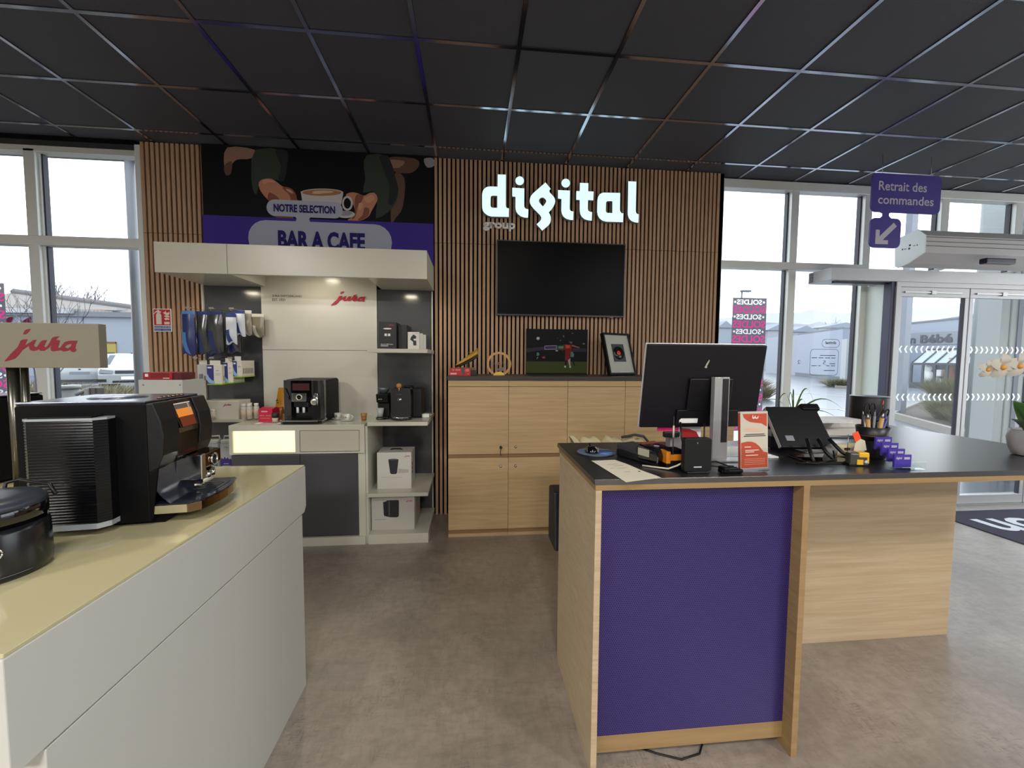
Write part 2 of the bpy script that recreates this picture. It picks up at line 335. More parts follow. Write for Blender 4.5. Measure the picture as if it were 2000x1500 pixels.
# ---------------- side and rear walls (outside the frame) ----------------
WP=mat('wall_paint','#b9b6ae',.8)
struct(obj('wall_left',B().box(-6.7,-6.5,-6.1,4.1,-.1,3.4),WP)); struct(obj('wall_right',B().box(8.4,8.6,-6.1,-1.5,-.1,3.4).box(8.4,8.6,-1.5,4.1,-.1,.1).box(8.4,8.6,-1.5,4.1,3.2,3.4),WP))
w3=sempty('window_3'); struct(obj('wall_rear',B().box(-6.7,8.6,-6.3,-6.1,-.1,3.4),WP))
for y in (-1.47,-.1,1.27,2.64,4.0): obj('mullion',B().box(8.45,8.53,y-.03,y+.03,.1,3.2),WP,w3)
obj('glass_pane',B().box(8.49,8.495,-1.5,4.1,.1,3.2),mat('clear_glass','#fdfefe',.0,trans=0),w3)
# ---------------- slatted wall ----------------
wb=sempty('wall_back')
obj('felt_backing',B().box(-2.86,2.47,3.915,4.06,0,3.33),FELT,wb)
sm={}
def slat(x,z0,z1):
    k=(round(z0,2),round(z1,2))
    if k not in sm:
        b=B().box(-.0125,.0125,-.0,.02,0,z1-z0,bev=.001); me=bpy.data.meshes.new('slat'); bmesh.ops.recalc_face_normals(b.b,faces=b.b.faces[:]); b.b.to_mesh(me); me.materials.append(SLAT); sm[k]=me
    o=bpy.data.objects.new('slat',sm[k]); COL.objects.link(o); o.parent=wb; o.location=(x,3.896,z0)
xs=[-2.815+.0403*i for i in range(13)]+[-.333+.0403*i for i in range(69)]
for x in xs: slat(x,.0,2.562); slat(x,2.565,3.325)
struct(obj('trim_1',B().box(-2.875,-2.832,3.9,4.07,0,3.3),FRAME)); struct(obj('trim_2',B().box(2.448,2.485,3.93,4.07,0,3.3),FRAME))
# ---------------- windows ----------------
def frame(parent,x0,x1,z0,z1,Y=4.0,d=.09,name='mullion',g=0):
    o=obj(name,B().box(x0,x1,Y,Y+d,z0,z1,bev=.004),FRAME,parent)
    if g: # bead and gasket beside the mullion
        obj('glazing_bead',B().box(x1,x1+.014,Y+.03,Y+d,z0,z1),FRAME,o); obj('gasket',B().box(x1+.014,x1+.026,Y+.045,Y+d,z0,z1),GASK,o); obj('gasket',B().box(x0-.012,x0,Y+.045,Y+d,z0,z1),GASK,o)
w1=sempty('window_1')
ml=[-6.5,-5.6,-4.72,-3.79]
for i,c in enumerate(ml): frame(w1,c-.044,c+.044,.0,3.27,g=1)
obj('transom',B().box(-6.5,-2.87,3.99,4.09,2.455,2.535,bev=.004),FRAME,w1); obj('head',B().box(-6.5,-2.87,4.0,4.09,3.245,3.30,bev=.004),FRAME,w1); obj('sill',B().box(-6.5,-2.87,3.99,4.09,0,.07,bev=.004),FRAME,w1)
obj('black_pelmet',B().box(-6.5,-2.87,3.9,4.09,3.295,3.335),BLKM,w1)
for a,b_ in zip(ml,ml[1:]+[-2.87]):
    for z0,z1 in ((.07,2.455),(2.535,3.245)): obj('glass_pane',B().box(a+.04,b_-.04 if b_!=-2.87 else b_,4.055,4.061,z0,z1),GLASS,w1)
w2=sempty('window_2')
mr=[3.31,4.14]; hi=[5.04,5.95,6.85,7.75]
for c in mr: frame(w2,c-.041,c+.041,.0,3.25,g=1)
for c in hi: frame(w2,c-.045,c+.045,2.5,3.25,g=1)
obj('transom',B().box(2.47,4.14,3.985,4.09,2.445,2.515,bev=.004),FRAME,w2); obj('head',B().box(2.47,8.4,3.99,4.09,3.238,3.325,bev=.004),FRAME,w2); obj('sill',B().box(2.47,4.14,3.985,4.09,0,.07,bev=.004),FRAME,w2)
obj('transom',B().box(4.14,8.4,3.985,4.09,2.39,2.47,bev=.004),FRAME,w2)
for a,b_ in ((2.47,3.27),(3.35,4.10)):
    for z0,z1 in ((.07,2.445),(2.515,3.238)): obj('glass_pane',B().box(a,b_,4.055,4.061,z0,z1),GLASS,w2)
for a,b_ in zip([4.14]+hi,hi+[8.4]): obj('glass_pane',B().box(a+.04,b_-.04,4.055,4.061,2.47,3.238),GLASS,w2)
obj('window_catch',B().box(4.03,4.10,3.965,3.99,1.05,1.11,bev=.004),STEEL,w2)
# ---------------- sliding entrance door ----------------
FR2=mat('satin_aluminium','#b7b8bb',.38,metal=.3)
d1=sempty('door_1')
hd=obj('header_box',B().box(3.47,8.4,3.70,3.975,2.29,2.405,bev=.003),FR2,d1)
g=B()
for i in range(5):
    for j in range(6): g.box(3.4665,3.4695,3.915+i*.011,3.921+i*.011,2.305+j*.015,2.313+j*.015)
obj('speaker_grille',g,GASK,hd)
obj('guide_rail',B().box(3.56,4.16,3.76,3.79,2.272,2.29),GASK,d1)
obj('return_panel',B().box(4.165,4.18,3.80,4.0,.0,2.29),mat('frosted_panel','#dbe6e2',.3),d1)
obj('door_post',B().box(4.145,4.185,3.72,3.80,0,2.29,bev=.003),mat('dark_gasket_post','#3a3b55',.45),d1)
obj('door_post',B().box(4.186,4.232,3.705,3.79,0,2.29,bev=.003),FR2,d1)
obj('door_stop',B().box(4.186,8.4,3.715,3.80,2.245,2.29),FR2,d1)
def leaf(x0,x1,first):
    lf=obj('door_leaf',B().box(x0,x1,3.73,3.77,.012,.105,bev=.003).box(x0,x1,3.73,3.77,2.15,2.245,bev=.003).box(x0,x0+.045,3.73,3.77,.105,2.15,bev=.003).box(x1-.045,x1,3.73,3.77,.105,2.15,bev=.003),FR2,d1)
    obj('glass_pane',B().box(x0+.045,x1-.045,3.747,3.753,.105,2.15),GLASS,lf)
    obj('gasket',B().box(x0+.045,x0+.055,3.742,3.758,.105,2.15).box(x1-.055,x1-.045,3.735,3.765,.105,2.15),GASK,lf)
    obj('top_track',B().box(x0+.06,x1-.1,3.715,3.73,2.185,2.20).box(x0+.35,x0+.40,3.71,3.73,2.175,2.21),STEEL,lf)
    q=bmesh.new(); WM=[]
    for z in (1.137,1.625):
        n=int((x1-x0-.1)/.06)
        for k in range(n):
            xx=x0+.06+k*.06; s=-1 if first else 1
            c=xx+.02; pts=[(c-s*.02,-.035),(c,-.035),(c+s*.02,0),(c,.035),(c-s*.02,.035),(c,0)]
            f=q.faces.new([q.verts.new((a,3.7465,z+h)) for a,h in pts])
    obj('safety_chevrons',q,film('frosted_film','#f2f6f5',.7),lf,fix=False)
leaf(4.235,5.035,True); leaf(5.045,5.845,False); leaf(5.855,6.655,True)
obj('door_track',B().box(4.186,8.4,3.70,3.80,0,.012),STEEL,d1)
obj('side_light',B().box(6.66,6.72,3.72,3.8,0,2.29).box(8.3,8.4,3.72,3.8,0,2.29),FR2,d1); obj('glass_pane',B().box(6.72,8.3,3.757,3.763,.05,2.25),GLASS,d1)
# ---------------- outside ground ----------------
WET=mat('wet_asphalt','#5b6068',.25,spec=.8,var=((.25,1.2,1),.25,4,'#474c54')); 
struct(obj('ground',B().box(-70,110,4.08,140,-.35,-.06),WET))
# ---------------- coffee banner ----------------
bn=thing('banner','wide dark banner with hands holding a coffee cup and purple band reading BAR A CAFE','banner',(-1.34,3.893,2.4))
SH=mat('satin_print_black','#08080c',.6,spec=.2); YB=3.872
obj('panel',B().box(-2.325,-.352,YB,3.893,2.338,3.325),SH,bn)
K=3.4091
def q2(*P): return px_loops([list(P)],YB,K,350,280)
def em(c,n): return mat(n,c,.6,spec=.2)
skin=em('#b07a63','print_skin'); skind=em('#7c4c3c','print_skin_shade'); skinh=em('#c18c74','print_skin_light'); green=em('#343a33','print_sleeve'); greend=em('#23282a','print_sleeve_dark'); brn=em('#5b4439','print_brown_blur'); brn2=em('#8a6b5c','print_tan_blur'); cupw=em('#b9b4b8','print_cup'); cupd=em('#8e8a92','print_cup_shade'); cof=em('#9c6f4c','print_coffee'); cofl=em('#c7a68b','print_crema'); band=em('#3a2a86','print_violet_band'); pill=em('#a3a7b8','print_pill')
def ellq(cx,cy,rx,ry,n=26): return q2(*[(cx+rx*math.cos(2*PI*i/n),cy+ry*math.sin(2*PI*i/n)) for i in range(n)])
items=[(q2((320,28),(500,42),(480,100),(380,110),(330,170),(300,150)),brn2,3),(q2((300,150),(350,120),(345,200),(310,210)),brn,3),
 (q2((1390,95),(1560,100),(1600,140),(1560,190),(1500,200),(1420,180)),brn,3),(q2((1400,110),(1500,120),(1470,160),(1410,160)),brn2,3),(q2((1420,220),(1500,230),(1490,420),(1440,500),(1410,520)),brn,3),(q2((1630,105),(1690,100),(1698,150),(1650,160)),cupd,3),
 (q2((510,42),(700,50),(710,140),(680,240),(650,245),(580,235),(535,270),(515,340),(490,300),(480,180)),green,2),(q2((640,50),(720,52),(720,150),(700,250),(660,240),(680,150)),greend,2),
 (q2((1250,80),(1390,85),(1430,210),(1460,310),(1440,400),(1390,460),(1310,500),(1320,380),(1290,320),(1225,330),(1240,240),(1230,160)),green,2),(q2((1330,90),(1400,100),(1440,230),(1460,310),(1430,400),(1390,400),(1400,280)),greend,2),
 (q2((532,262),(560,240),(612,236),(650,258),(690,288),(735,296),(768,322),(782,356),(783,396),(700,397),(620,400),(588,372),(556,336),(536,300)),skin,3),
 (q2((690,292),(735,296),(770,324),(784,360),(783,397),(745,397),(742,360),(722,330),(700,312)),skind,3),(q2((600,330),(640,345),(668,372),(672,398),(622,400),(592,375)),skind,3),(q2((560,248),(610,244),(640,262),(600,262),(566,272)),skinh,3),(q2((712,306),(744,312),(762,335),(735,328)),skinh,3),
 (q2((630,488),(760,490),(765,506),(690,508)),skind,0),
 (q2((1112,342),(1150,328),(1190,334),(1232,350),(1270,332),(1305,334),(1322,372),(1305,412),(1282,452),(1262,488),(1215,514),(1160,517),(1122,512),(1160,486),(1172,452),(1160,410),(1130,372)),skin,3),
 (q2((1182,342),(1228,352),(1212,392),(1188,430),(1182,470),(1168,500),(1150,505),(1168,470),(1172,440),(1168,400)),skind,3),(q2((1235,430),(1268,440),(1258,486),(1215,512),(1190,510),(1222,480)),skind,3),(q2((1236,362),(1282,346),(1302,366),(1280,392),(1246,396)),skinh,3),(q2((1198,400),(1226,406),(1214,440),(1196,440)),skinh,3),
 (ellq(1110,475,62,24),cupw,0),(ellq(1105,468,50,17),cupd,0),
 (q2((812,322),(822,392),(860,430),(1040,440),(1080,410),(1095,335)),cupw,0),(ellq(953,330,142,26),cupw,0),(ellq(953,331,130,21),cof,0),(ellq(960,326,70,9),cofl,0),(ellq(925,334,38,6),cofl,0),
 (q2(*[(1122+36*math.cos(a),402+50*math.sin(a)) for a in [2*PI*i/20 for i in range(20)]])+q2(*[(1122+24*math.cos(a),402+36*math.sin(a)) for a in [2*PI*i/20 for i in range(20)]]),cupw,0)]
zb=2.722
items+=[([rectl(-2.325,-.352,2.34,zb)],band,0),([rrect(-1.796,-1.151,2.735,2.878,.07)],pill,0),([rrect(-1.955,-.725,2.38,2.697,.15)],pill,0),
 ([[(-1.56,2.74),(-1.545,2.72),(-1.555,2.695),(-1.59,2.68),(-1.39,2.68),(-1.43,2.695),(-1.44,2.72),(-1.425,2.74)]],pill,0)]
multiY('printed_picture',items,YB-.0006,bn,.00035)
textY('lettering','NOTRE SELECTION',-1.735,-1.215,2.772,2.840,YB-.016,PURPT,bn,.035)
textY('lettering','BAR A CAFE',-1.705,-.96,2.455,2.615,YB-.016,PURPT,bn,.045)
# ---------------- coffee display unit ----------------
YF=3.29
un=thing('display_unit','white and dark grey wall unit with deep canopy, counter and side shelves','display unit',(-1.34,3.59,0))
cn=obj('canopy',B().box(-2.325,-.352,YF,YF+.03,2.113,2.335,bev=.002).box(-2.325,-1.82,YF+.03,3.87,2.118,2.335,bev=.002).box(-.82,-.352,YF+.03,3.87,2.118,2.335,bev=.002).box(-1.82,-.82,YF+.03,3.87,2.25,2.333),WHT,un)
obj('panel_joint',B().box(-1.822,-1.818,YF-.0006,YF,2.115,2.333),mat('joint_grey','#6f6d66',.7),cn)  # thin grey strip marks the joint in the canopy front
# back panels
obj('dark_panel',B().box(-2.335,-1.86,3.86,3.885,0,2.118,bev=.001),GREYP,un); obj('dark_panel',B().box(-.862,-.372,3.86,3.885,0,2.118,bev=.001),GREYP,un)
GP=mat('glossy_white_panel','#c6c4bb',.22,spec=.6)
obj('centre_panel',B().box(-1.858,-.864,3.85,3.885,1.563,2.25,bev=.001),GP,un); cp=obj('centre_panel',B().box(-1.858,-.864,3.85,3.885,.9,1.56,bev=.001),GP,un)
textY('lettering','JURA SWITZERLAND',-1.763,-1.512,2.025,2.048,3.8485,DARKT,un,.005); textY('lettering','EST. 1931',-1.763,-1.655,1.994,2.017,3.8485,DARKT,un,.005)
logoY(-1.262,-.958,1.962,2.092,3.846,RED,un,.003)
# centre counter
obj('counter_box',B().box(-1.85,-.845,YF+.02,3.85,.745,.965).box(-1.85,-.845,YF,YF+.02,.928,.965).box(-1.85,-.845,YF,YF+.02,.745,.757).box(-1.85,-1.826,YF,YF+.02,.757,.928).box(-1.367,-1.334,YF,YF+.02,.757,.928).box(-.882,-.845,YF,YF+.02,.757,.928),WHT,un)
obj('glass_top',B().box(-1.85,-.845,YF,3.85,.965,.971,bev=.001),mat('white_glass','#c8c9b8',.12,spec=.6),un)
obj('light_box',B().box(-1.824,-1.369,YF+.012,YF+.019,.759,.926),mat('lit_niche','#fff0c8',.5,emit='#ffedb5',es=.66),un)
obj('drawer',B().box(-1.33,-.886,YF+.002,YF+.02,.762,.924,bev=.001),mat('drawer_front','#bdb8a8',.3),un)
obj('cabinet_body',B().box(-1.85,-.90,YF+.035,3.85,.075,.745),WHT,un); obj('side_cheek',B().box(-.90,-.845,YF+.02,3.85,.0,.745,bev=.001),WHT,un)
for a,b_ in ((-1.845,-1.342),(-1.338,-.902)): obj('cabinet_door',B().box(a,b_,YF+.015,YF+.034,.08,.735,bev=.001),mat('dark_grey_door','#47464a',.25),un)
obj('plinth',B().box(-1.85,-.85,YF+.005,3.85,0,.068,bev=.001),WHT,un)
# right shelves
obj('side_cheek',B().box(-.843,-.825,YF+.02,3.86,.0,.955,bev=.001),WHT,un)
for z0,z1,xl in ((1.537,1.568,-.815),(.958,.988,-.822),(.385,.415,-.83)): obj('shelf',B().box(xl,-.352,YF,3.86,z0,z1,bev=.001),WHT,un)
obj('shelf_base',B().box(-.824,-.352,YF,3.86,0,.08,bev=.001),WHT,un)
obj('edge_strip',B().box(-.372,-.362,3.85,3.89,.08,2.11),WHT,un)
# left shelves
obj('shelf',B().box(-2.33,-1.852,3.5,3.86,.965,.985,bev=.001),WHT,un); obj('shelf',B().box(-2.33,-1.852,3.4,3.86,.56,.585,bev=.001),WHT,un); obj('shelf_base',B().box(-2.33,-1.852,3.35,3.86,0,.08),WHT,un)
obj('side_strip',B().box(-2.345,-2.335,3.84,3.89,0,2.11),WHT,un)
# ---------------- hooks with pouches ----------------
def hook(x,z,lab):
    h=obj('display_hook',B().tube([(x,3.86,z),(x,3.60,z),(x,3.575,z+.012)],.0022).tube([(x,3.86,z+.028),(x,3.59,z+.028)],.0018).box(x-.018,x+.018,3.586,3.59,z+.02,z+.034),STEEL)
    tag(h,lab,'hook',group=None); return h
def pouch(x,y,z,w,h,kind,lab,grp,rz=0):
    t_=thing('pouch' if kind!='box' else 'carton',lab,'bag',(x,y,z),rz,grp)
    def fn(u,v):
        e=math.sin(PI*min(1,max(0,u)))**.5*math.sin(PI*min(1,max(0,v*.86+.02)))**.6
        return (x+(u-.5)*w*(1-.06*v), y-s*(.004+.022*e)+.004*math.sin(v*9+x*40)*e, z-.02-h*(1-v)+.012*math.sin(u*7+x*30)*(1-v))
    m0,m1={'dark':(mat('smoky_film','#2a2f30',.2,spec=.8),mat('navy_print','#1d2a63',.3)),'navy':(mat('navy_print','#1d2a63',.3),mat('sky_blue_print','#4d7fb8',.3)),'white':(mat('white_blue_pouch','#ccd3dc',.35),mat('navy_print2','#2c3d7c',.3)),'clear':(mat('beige_foil','#8f877a',.3,metal=.2),mat('white_label','#d6d5d0',.5))}[kind]
    for s in (1,-1):
        b=B().grid(fn,8,10)
        obj('film_front' if s==1 else 'film_back',b,m0,t_)
    s=1
    # header card and printed swoosh following the film
    obj('header',B().box(x-w*.46,x+w*.46,y-.004,y+.004,z-.045,z+.008,bev=.001),m1,t_)
    q=B().grid(lambda u,v:(lambda p:(p[0],p[1]-.0012,p[2]))(fn(.06+.36*u+.25*(1-v)**2,.04+.5*v)),5,6); obj('printed_swoosh',q,m1 if kind!='navy' else m1,t_)
    if kind in('dark','navy'): obj('label',B().box(x-w*.40,x-w*.02,y-.006,y-.004,z-.036,z-.022),WPR,t_)
    return t_
G1='bagged accessories hanging on the left of the coffee unit'
for x,lab in ((-2.30,'upper left hook holding the navy pouch over the slats'),(-2.12,'upper hook holding the smoky black pouches'),(-1.965,'upper right hook holding the small pale pouches'),): hook(x,1.865,lab)
pouch(-2.305,3.60,1.86,.105,.33,'navy','navy and pale blue pouch hanging furthest left over the slats',G1)
pouch(-2.215,3.63,1.86,.10,.32,'dark','smoky black pouch hanging just right of the navy one',G1)
pouch(-2.185,3.72,1.86,.13,.335,'navy','navy pouch glimpsed behind the smoky black pouches',G1)
pouch(-2.10,3.60,1.86,.125,.31,'dark','wide smoky black pouch in the middle of the upper hooks',G1)
pouch(-2.015,3.70,1.86,.12,.31,'dark','dark pouch partly hidden behind the wide smoky one',G1)
pouch(-1.975,3.60,1.84,.085,.215,'white','white and blue pouch lowest of the pale pouches',G1)
pouch(-1.925,3.64,1.875,.08,.18,'white','white and blue pouch between two beige ones at upper right',G1)
pouch(-1.895,3.68,1.88,.085,.175,'clear','beige foil pouch with white label hanging at upper right',G1)
pouch(-1.865,3.80,1.865,.11,.17,'clear','beige foil pouch furthest right beside the white panel',G1)
for x,lab in ((-2.255,'lower left hook of the coffee unit'),(-2.13,'lower hook holding the filter boxes'),(-1.99,'lower right hook over the small filter boxes')): hook(x,1.46,lab)
def fbox(x0,w,y0,d,z0,z1,lab,blue=True,clear=False):
    c=thing('filter_box',lab,'box',(x0+w/2,y0+d/2,z0),0,'boxes hanging on the lower hooks')
    obj('carton',B().box(x0,x0+w,y0,y0+d,z0+.008,z1,bev=.002),CARD if not clear else mat('clear_box','#b9bcbd',.25),c)
    obj('hang_tab',B().box(x0+w*.2,x0+w*.9,y0+.003,y0+.006,z1,z1+.035),CARD,c)
    if blue:
        obj('blue_panel',B().box(x0,x0+w*.45,y0-.001,y0,z0+.008,z1-.004),BLUE,c); P=[(x0+.002,z0+.09),(x0+w*.14,z0+.06),(x0+w*.36,z0+.035),(x0+w*.5,z0+.03),(x0+w*.5,z0+.012),(x0+w*.2,z0+.012),(x0+.002,z0+.03)]
        shapeY('swoosh',[P],y0-.0014,LBLUE,c,0,2)
        obj('label',B().box(x0+.006,x0+w*.32,y0-.002,y0-.001,z1-.03,z1-.018),WPR,c)
        obj('small_print',B().box(x0+w*.55,x0+w*.9,y0-.001,y0,z0+.09,z0+.092).box(x0+w*.55,x0+w*.85,y0-.001,y0,z0+.08,z0+.082).box(x0+w*.6,x0+w*.8,y0-.001,y0,z1-.05,z1-.046),mat('grey_print','#7a7c85',.6),c)
        obj('lime_base',B().box(x0-.001,x0+w+.001,y0-.001,y0+d+.001,z0,z0+.01),LIME,c)
        ss=B()
        for k in range(7): ss.box(x0+w,x0+w+.001,y0+.02+k*d*.12,y0+.02+k*d*.12+d*.05,z0+.03,z0+.075)
        obj('side_print',ss,mat('taupe_print','#6d6353',.6),c)
    else: obj('contents',B().cyl((x0+w*.35,y0-.0,z0+.01),.014,.05).cyl((x0+w*.7,y0+.01,z0+.01),.013,.035),mat('grey_contents','#77787a',.5),c)
    return c
fbox(-2.29,.085,3.66,.10,1.29,1.43,'clear box of grey parts hanging at lower left',False,True)
fbox(-2.165,.115,3.58,.14,1.265,1.43,'blue and white filter box, largest of the front row')
fbox(-2.06,.075,3.62,.17,1.275,1.45,'tall narrow white filter box in the middle of the lower row')
fbox(-1.985,.07,3.62,.20,1.325,1.465,'smaller filter box highest of the lower row, by the white panel')
# ---------------- cartons ----------------
def carton(name,lab,x0,x1,y0,y1,z0,z1,m_,lg=None,grp=None,extra=None,handle=False,rz=0):
    c=thing(name,lab,'box',((x0+x1)/2,(y0+y1)/2,z0),0,grp)
    obj('body',B().box(x0,x1,y0,y1,z0,z1,bev=.002),m_,c)
    if lg: logoY(x0+lg[0]*(x1-x0),x0+lg[1]*(x1-x0),z0+lg[2]*(z1-z0),z0+lg[3]*(z1-z0),y0-.0008,RED,c)
    if handle: obj('handle',B().tube([((x0+x1)/2-.05,(y0+y1)/2,z1-.002),((x0+x1)/2-.03,(y0+y1)/2,z1+.008),((x0+x1)/2+.03,(y0+y1)/2,z1+.008),((x0+x1)/2+.05,(y0+y1)/2,z1-.002)],.006),BLK,c)
    if extra: extra(c)
    if rz: c.rotation_euler[2]=rz
    return c
def ex_cup(c):
    Y=3.40-.0009; shapeY('printed_cup',[[(-.684,.662),(-.602,.662),(-.615,.548),(-.625,.540),(-.66,.540),(-.67,.548)]],Y,mat('print_navy_cup','#23252d',.4),c); shapeY('printed_rim',[ell(-.643,.662,.041,.006)],Y-.0004,mat('print_cup_rim','#4a4d57',.4),c)
    textY('lettering','Cup Warmer | Tassenwarmer',-.745,-.575,.508,.516,Y,mat('grey_print','#7a7c85',.6),c); shapeY('print_shadow_shape',[[(-.602,.585),(-.52,.575),(-.52,.55),(-.61,.545)]],Y,mat('silver_print','#a19e99',.5),c)
    obj('side_pictures',B().box(-.4985,-.498,3.44,3.47,.60,.625).box(-.4985,-.498,3.44,3.47,.565,.59).box(-.4985,-.498,3.44,3.47,.53,.555),DARKT,c)
carton('appliance_carton','silver carton printed with a black cup, on the middle right shelf',-.775,-.499,3.40,3.62,.415,.72,CARDS,(.80,.96,.86,.93),'silver appliance cartons',ex_cup,True)
def ex_cool(c):
    Y=3.375-.0009; shapeY('printed_appliance',[[(-.72,.315),(-.695,.32),(-.69,.328),(-.60,.33),(-.592,.322),(-.594,.195),(-.61,.185),(-.66,.186),(-.71,.197),(-.716,.21)]],Y,mat('print_black_cooler','#26282b',.35),c)
    shapeY('printed_highlight',[rectl(-.675,-.668,.20,.32)],Y-.0004,mat('print_highlight','#5f6468',.35),c); shapeY('small_print',[rectl(-.79,-.70,.167,.170)],Y,mat('grey_print','#7a7c85',.6),c)
carton('appliance_carton','silver carton printed with a black cooler, on the lowest right shelf',-.815,-.468,3.375,3.68,.08,.36,CARDS,(.80,.96,.82,.90),'silver appliance cartons',ex_cool,True,rz=-.03)
def ex_froth(c):
    Y=3.45-.0009; W2=mat('frother_print','#5c6068',.4)
    shapeY('printed_frother',[[(-.715,1.70),(-.665,1.70),(-.672,1.60),(-.71,1.60)]],Y,mat('print_dark_frother','#1c1e24',.3),c); shapeY('printed_lid',[ell(-.69,1.735,.034,.006)],Y,WPR,c); shapeY('printed_jug',[rectl(-.714,-.694,1.675,1.695),rectl(-.686,-.668,1.675,1.695)],Y-.0004,WPR,c)
    textY('lettering','Automatic Milk Frother',-.745,-.645,1.604,1.613,Y-.0002,WPR,c,.01); shapeY('small_print',[rectl(-.745,-.685,1.592,1.597)],Y-.0002,WPR,c)
carton('frother_carton','black carton showing a milk frother, on the top right shelf',-.757,-.62,3.45,3.67,1.568,1.79,mat('black_card','#15161d',.4),(.55,.86,.84,.93),'black cartons on the top shelf',ex_froth)
carton('frother_carton','second black carton partly hidden behind the first, top right shelf',-.617,-.545,3.52,3.78,1.568,1.775,mat('black_card','#15161d',.4),None,'black cartons on the top shelf')
def ex_leaf(c):
    Y=3.43-.0009; shapeY('printed_machine',[[(-.497,1.67),(-.478,1.69),(-.456,1.675),(-.458,1.655),(-.478,1.655),(-.475,1.64),(-.456,1.64),(-.455,1.60),(-.48,1.60),(-.482,1.63),(-.505,1.648)]],Y,DARKT,c)
for k,(lab,y) in enumerate((('front leaflet of a white stack picturing a coffee machine, top right shelf',3.43),('second leaflet leaning behind the front one, top right shelf',3.475),('rearmost leaflet of the white stack, top right shelf',3.51))):
    carton('leaflet',lab,-.525+k*.022,-.432+k*.022,y,y+.022,1.568,1.71-k*.008,mat('leaflet_white','#d6d4ce',.5),(.66,.92,.88,.95) if k==0 else None,'leaflets on the top shelf',ex_leaf if k==0 else None)
# left shelf
def ex_c(c): obj('round_print',B().cyl((-2.135,3.5295,1.075),.008,.001,'y'),mat('grey_print','#7a7c85',.6),c)
carton('shelf_carton','wide cream carton with red script on the left shelf under the hooks',-2.20,-1.905,3.53,3.72,.985,1.135,CARD,(.60,.82,.68,.90),None,ex_c)
def canister(x,y,z,h,r,lab,grp):
    t_=thing('canister',lab,'canister',(x,y,z),0,grp); obj('jar',B().lathe([(r,0),(r,h*.72),(r*.9,h*.78)],(x,y,z),18),mat('frosted_plastic','#cfcdc4',.3),t_); obj('lid',B().lathe([(r*.8,h*.78),(r*.8,h),(r*.75,h)],(x,y,z),18),mat('white_lid','#dcdad3',.4),t_)
    obj('label',B().lathe([(r+.0006,h*.1),(r+.0006,h*.6)],(x,y,z),18),mat('beige_label','#c7bba7',.6),t_); return t_
for i,(x,y,lab) in enumerate(((-1.875,3.55,'white tablet canister at the left front of the group'),(-1.835,3.56,'white tablet canister in the middle front of the group'),(-1.80,3.60,'white tablet canister at the right of the group by the red box'),(-1.87,3.64,'white tablet canister standing at the rear of the group'))):
    canister(x,y,.985,.125,.021,lab,'tablet canisters on the left shelf')
canister(-2.085,3.505,.985,.085,.017,'small canister in front of the cream carton','tablet canisters on the left shelf')
def bottle(x,c1,lab):
    t_=thing('cleaner_pack',lab,'bottle',(x,3.48,.585),0,'cleaning packs on the low left shelf'); obj('body',B().box(x-.045,x+.045,3.45,3.53,.585,.80,bev=.006),mat('white_pack','#cfd0d2',.4),t_)
    obj('cap',B().box(x-.043,x+.043,3.452,3.528,.80,.83,bev=.008).tube([(x-.035,3.49,.83),(x-.03,3.49,.855),(x+.04,3.49,.857),(x+.044,3.49,.83)],.006),mat('white_lid','#dcdad3',.4),t_)
    shapeY('label',[[(x-.044,.60),(x+.044,.60),(x+.044,.665),(x+.03,.68),(x+.025,.67),(x+.01,.69),(x,.675),(x-.012,.695),(x-.02,.675),(x-.035,.685),(x-.044,.67)]],3.4494,mat('pack_'+c1,c1,.5),t_)
    obj('small_print',B().box(x-.02,x+.02,3.4488,3.4493,.634,.640).box(x-.03,x+.035,3.4488,3.4493,.612,.622),mat('pale_print','#b8bfcc',.5),t_); logoY(x-.015,x+.015,.765,.778,3.4494,RED,t_)
bottle(-2.075,'#2a7f92','white cleaning pack with teal label on the low left shelf'); bottle(-1.965,'#55409a','white cleaning pack with violet label beside the teal one')
# red box and pack
rb=thing('tea_box','bright red box with printed cups on the coffee counter','box',(-1.66,3.50,.971)); obj('body',B().box(-1.715,-1.60,3.46,3.56,.971,1.075,bev=.002),mat('raspberry_card','#c4204a',.4),rb); obj('lid_flap',B().prism([(3.46,1.075),(3.56,1.075),(3.52,1.088)],'x',-1.712,-1.603),mat('raspberry_card','#c4204a',.4),rb)
obj('name_strip',B().box(-1.69,-1.64,3.4592,3.46,1.051,1.061),mat('pink_print','#e3a5b4',.5),rb); obj('printed_cups',B().box(-1.705,-1.665,3.4592,3.46,1.02,1.026).box(-1.655,-1.612,3.4592,3.46,1.02,1.026).box(-1.70,-1.62,3.4592,3.46,1.00,1.004),mat('gold_print','#d08a50',.5),rb)
rb.rotation_euler[2]=-.12
bg_=thing('coffee_bag','golden yellow coffee bag leaning behind the black machine','bag',(-1.63,3.74,.971)); YEL=mat('golden_foil','#c98a1c',.35,var=((9,9,9),.3,3,'#a86a10'))
def fb(s): return lambda u,v:(-1.63+(u-.5)*(.20-.07*v),3.74+s*.035*math.sin(PI*u)**.6*(1-v)**.5-.02*(0)+.03*v,.973+.255*v)
obj('bag_front',B().grid(fb(-1),10,10),YEL,bg_); obj('bag_back',B().grid(fb(1),10,6),YEL,bg_); obj('printed_leaf',B().prism([(-1.692,1.115),(-1.675,1.135),(-1.668,1.12)],'y',3.698,3.699).prism([(-1.688,1.105),(-1.668,1.108),(-1.666,1.095)],'y',3.698,3.699),mat('black_leaf','#241c10',.6),bg_)
textY('lettering','Tiger',-1.695,-1.60,1.04,1.065,3.690,mat('black_leaf','#241c10',.6),bg_,.02)
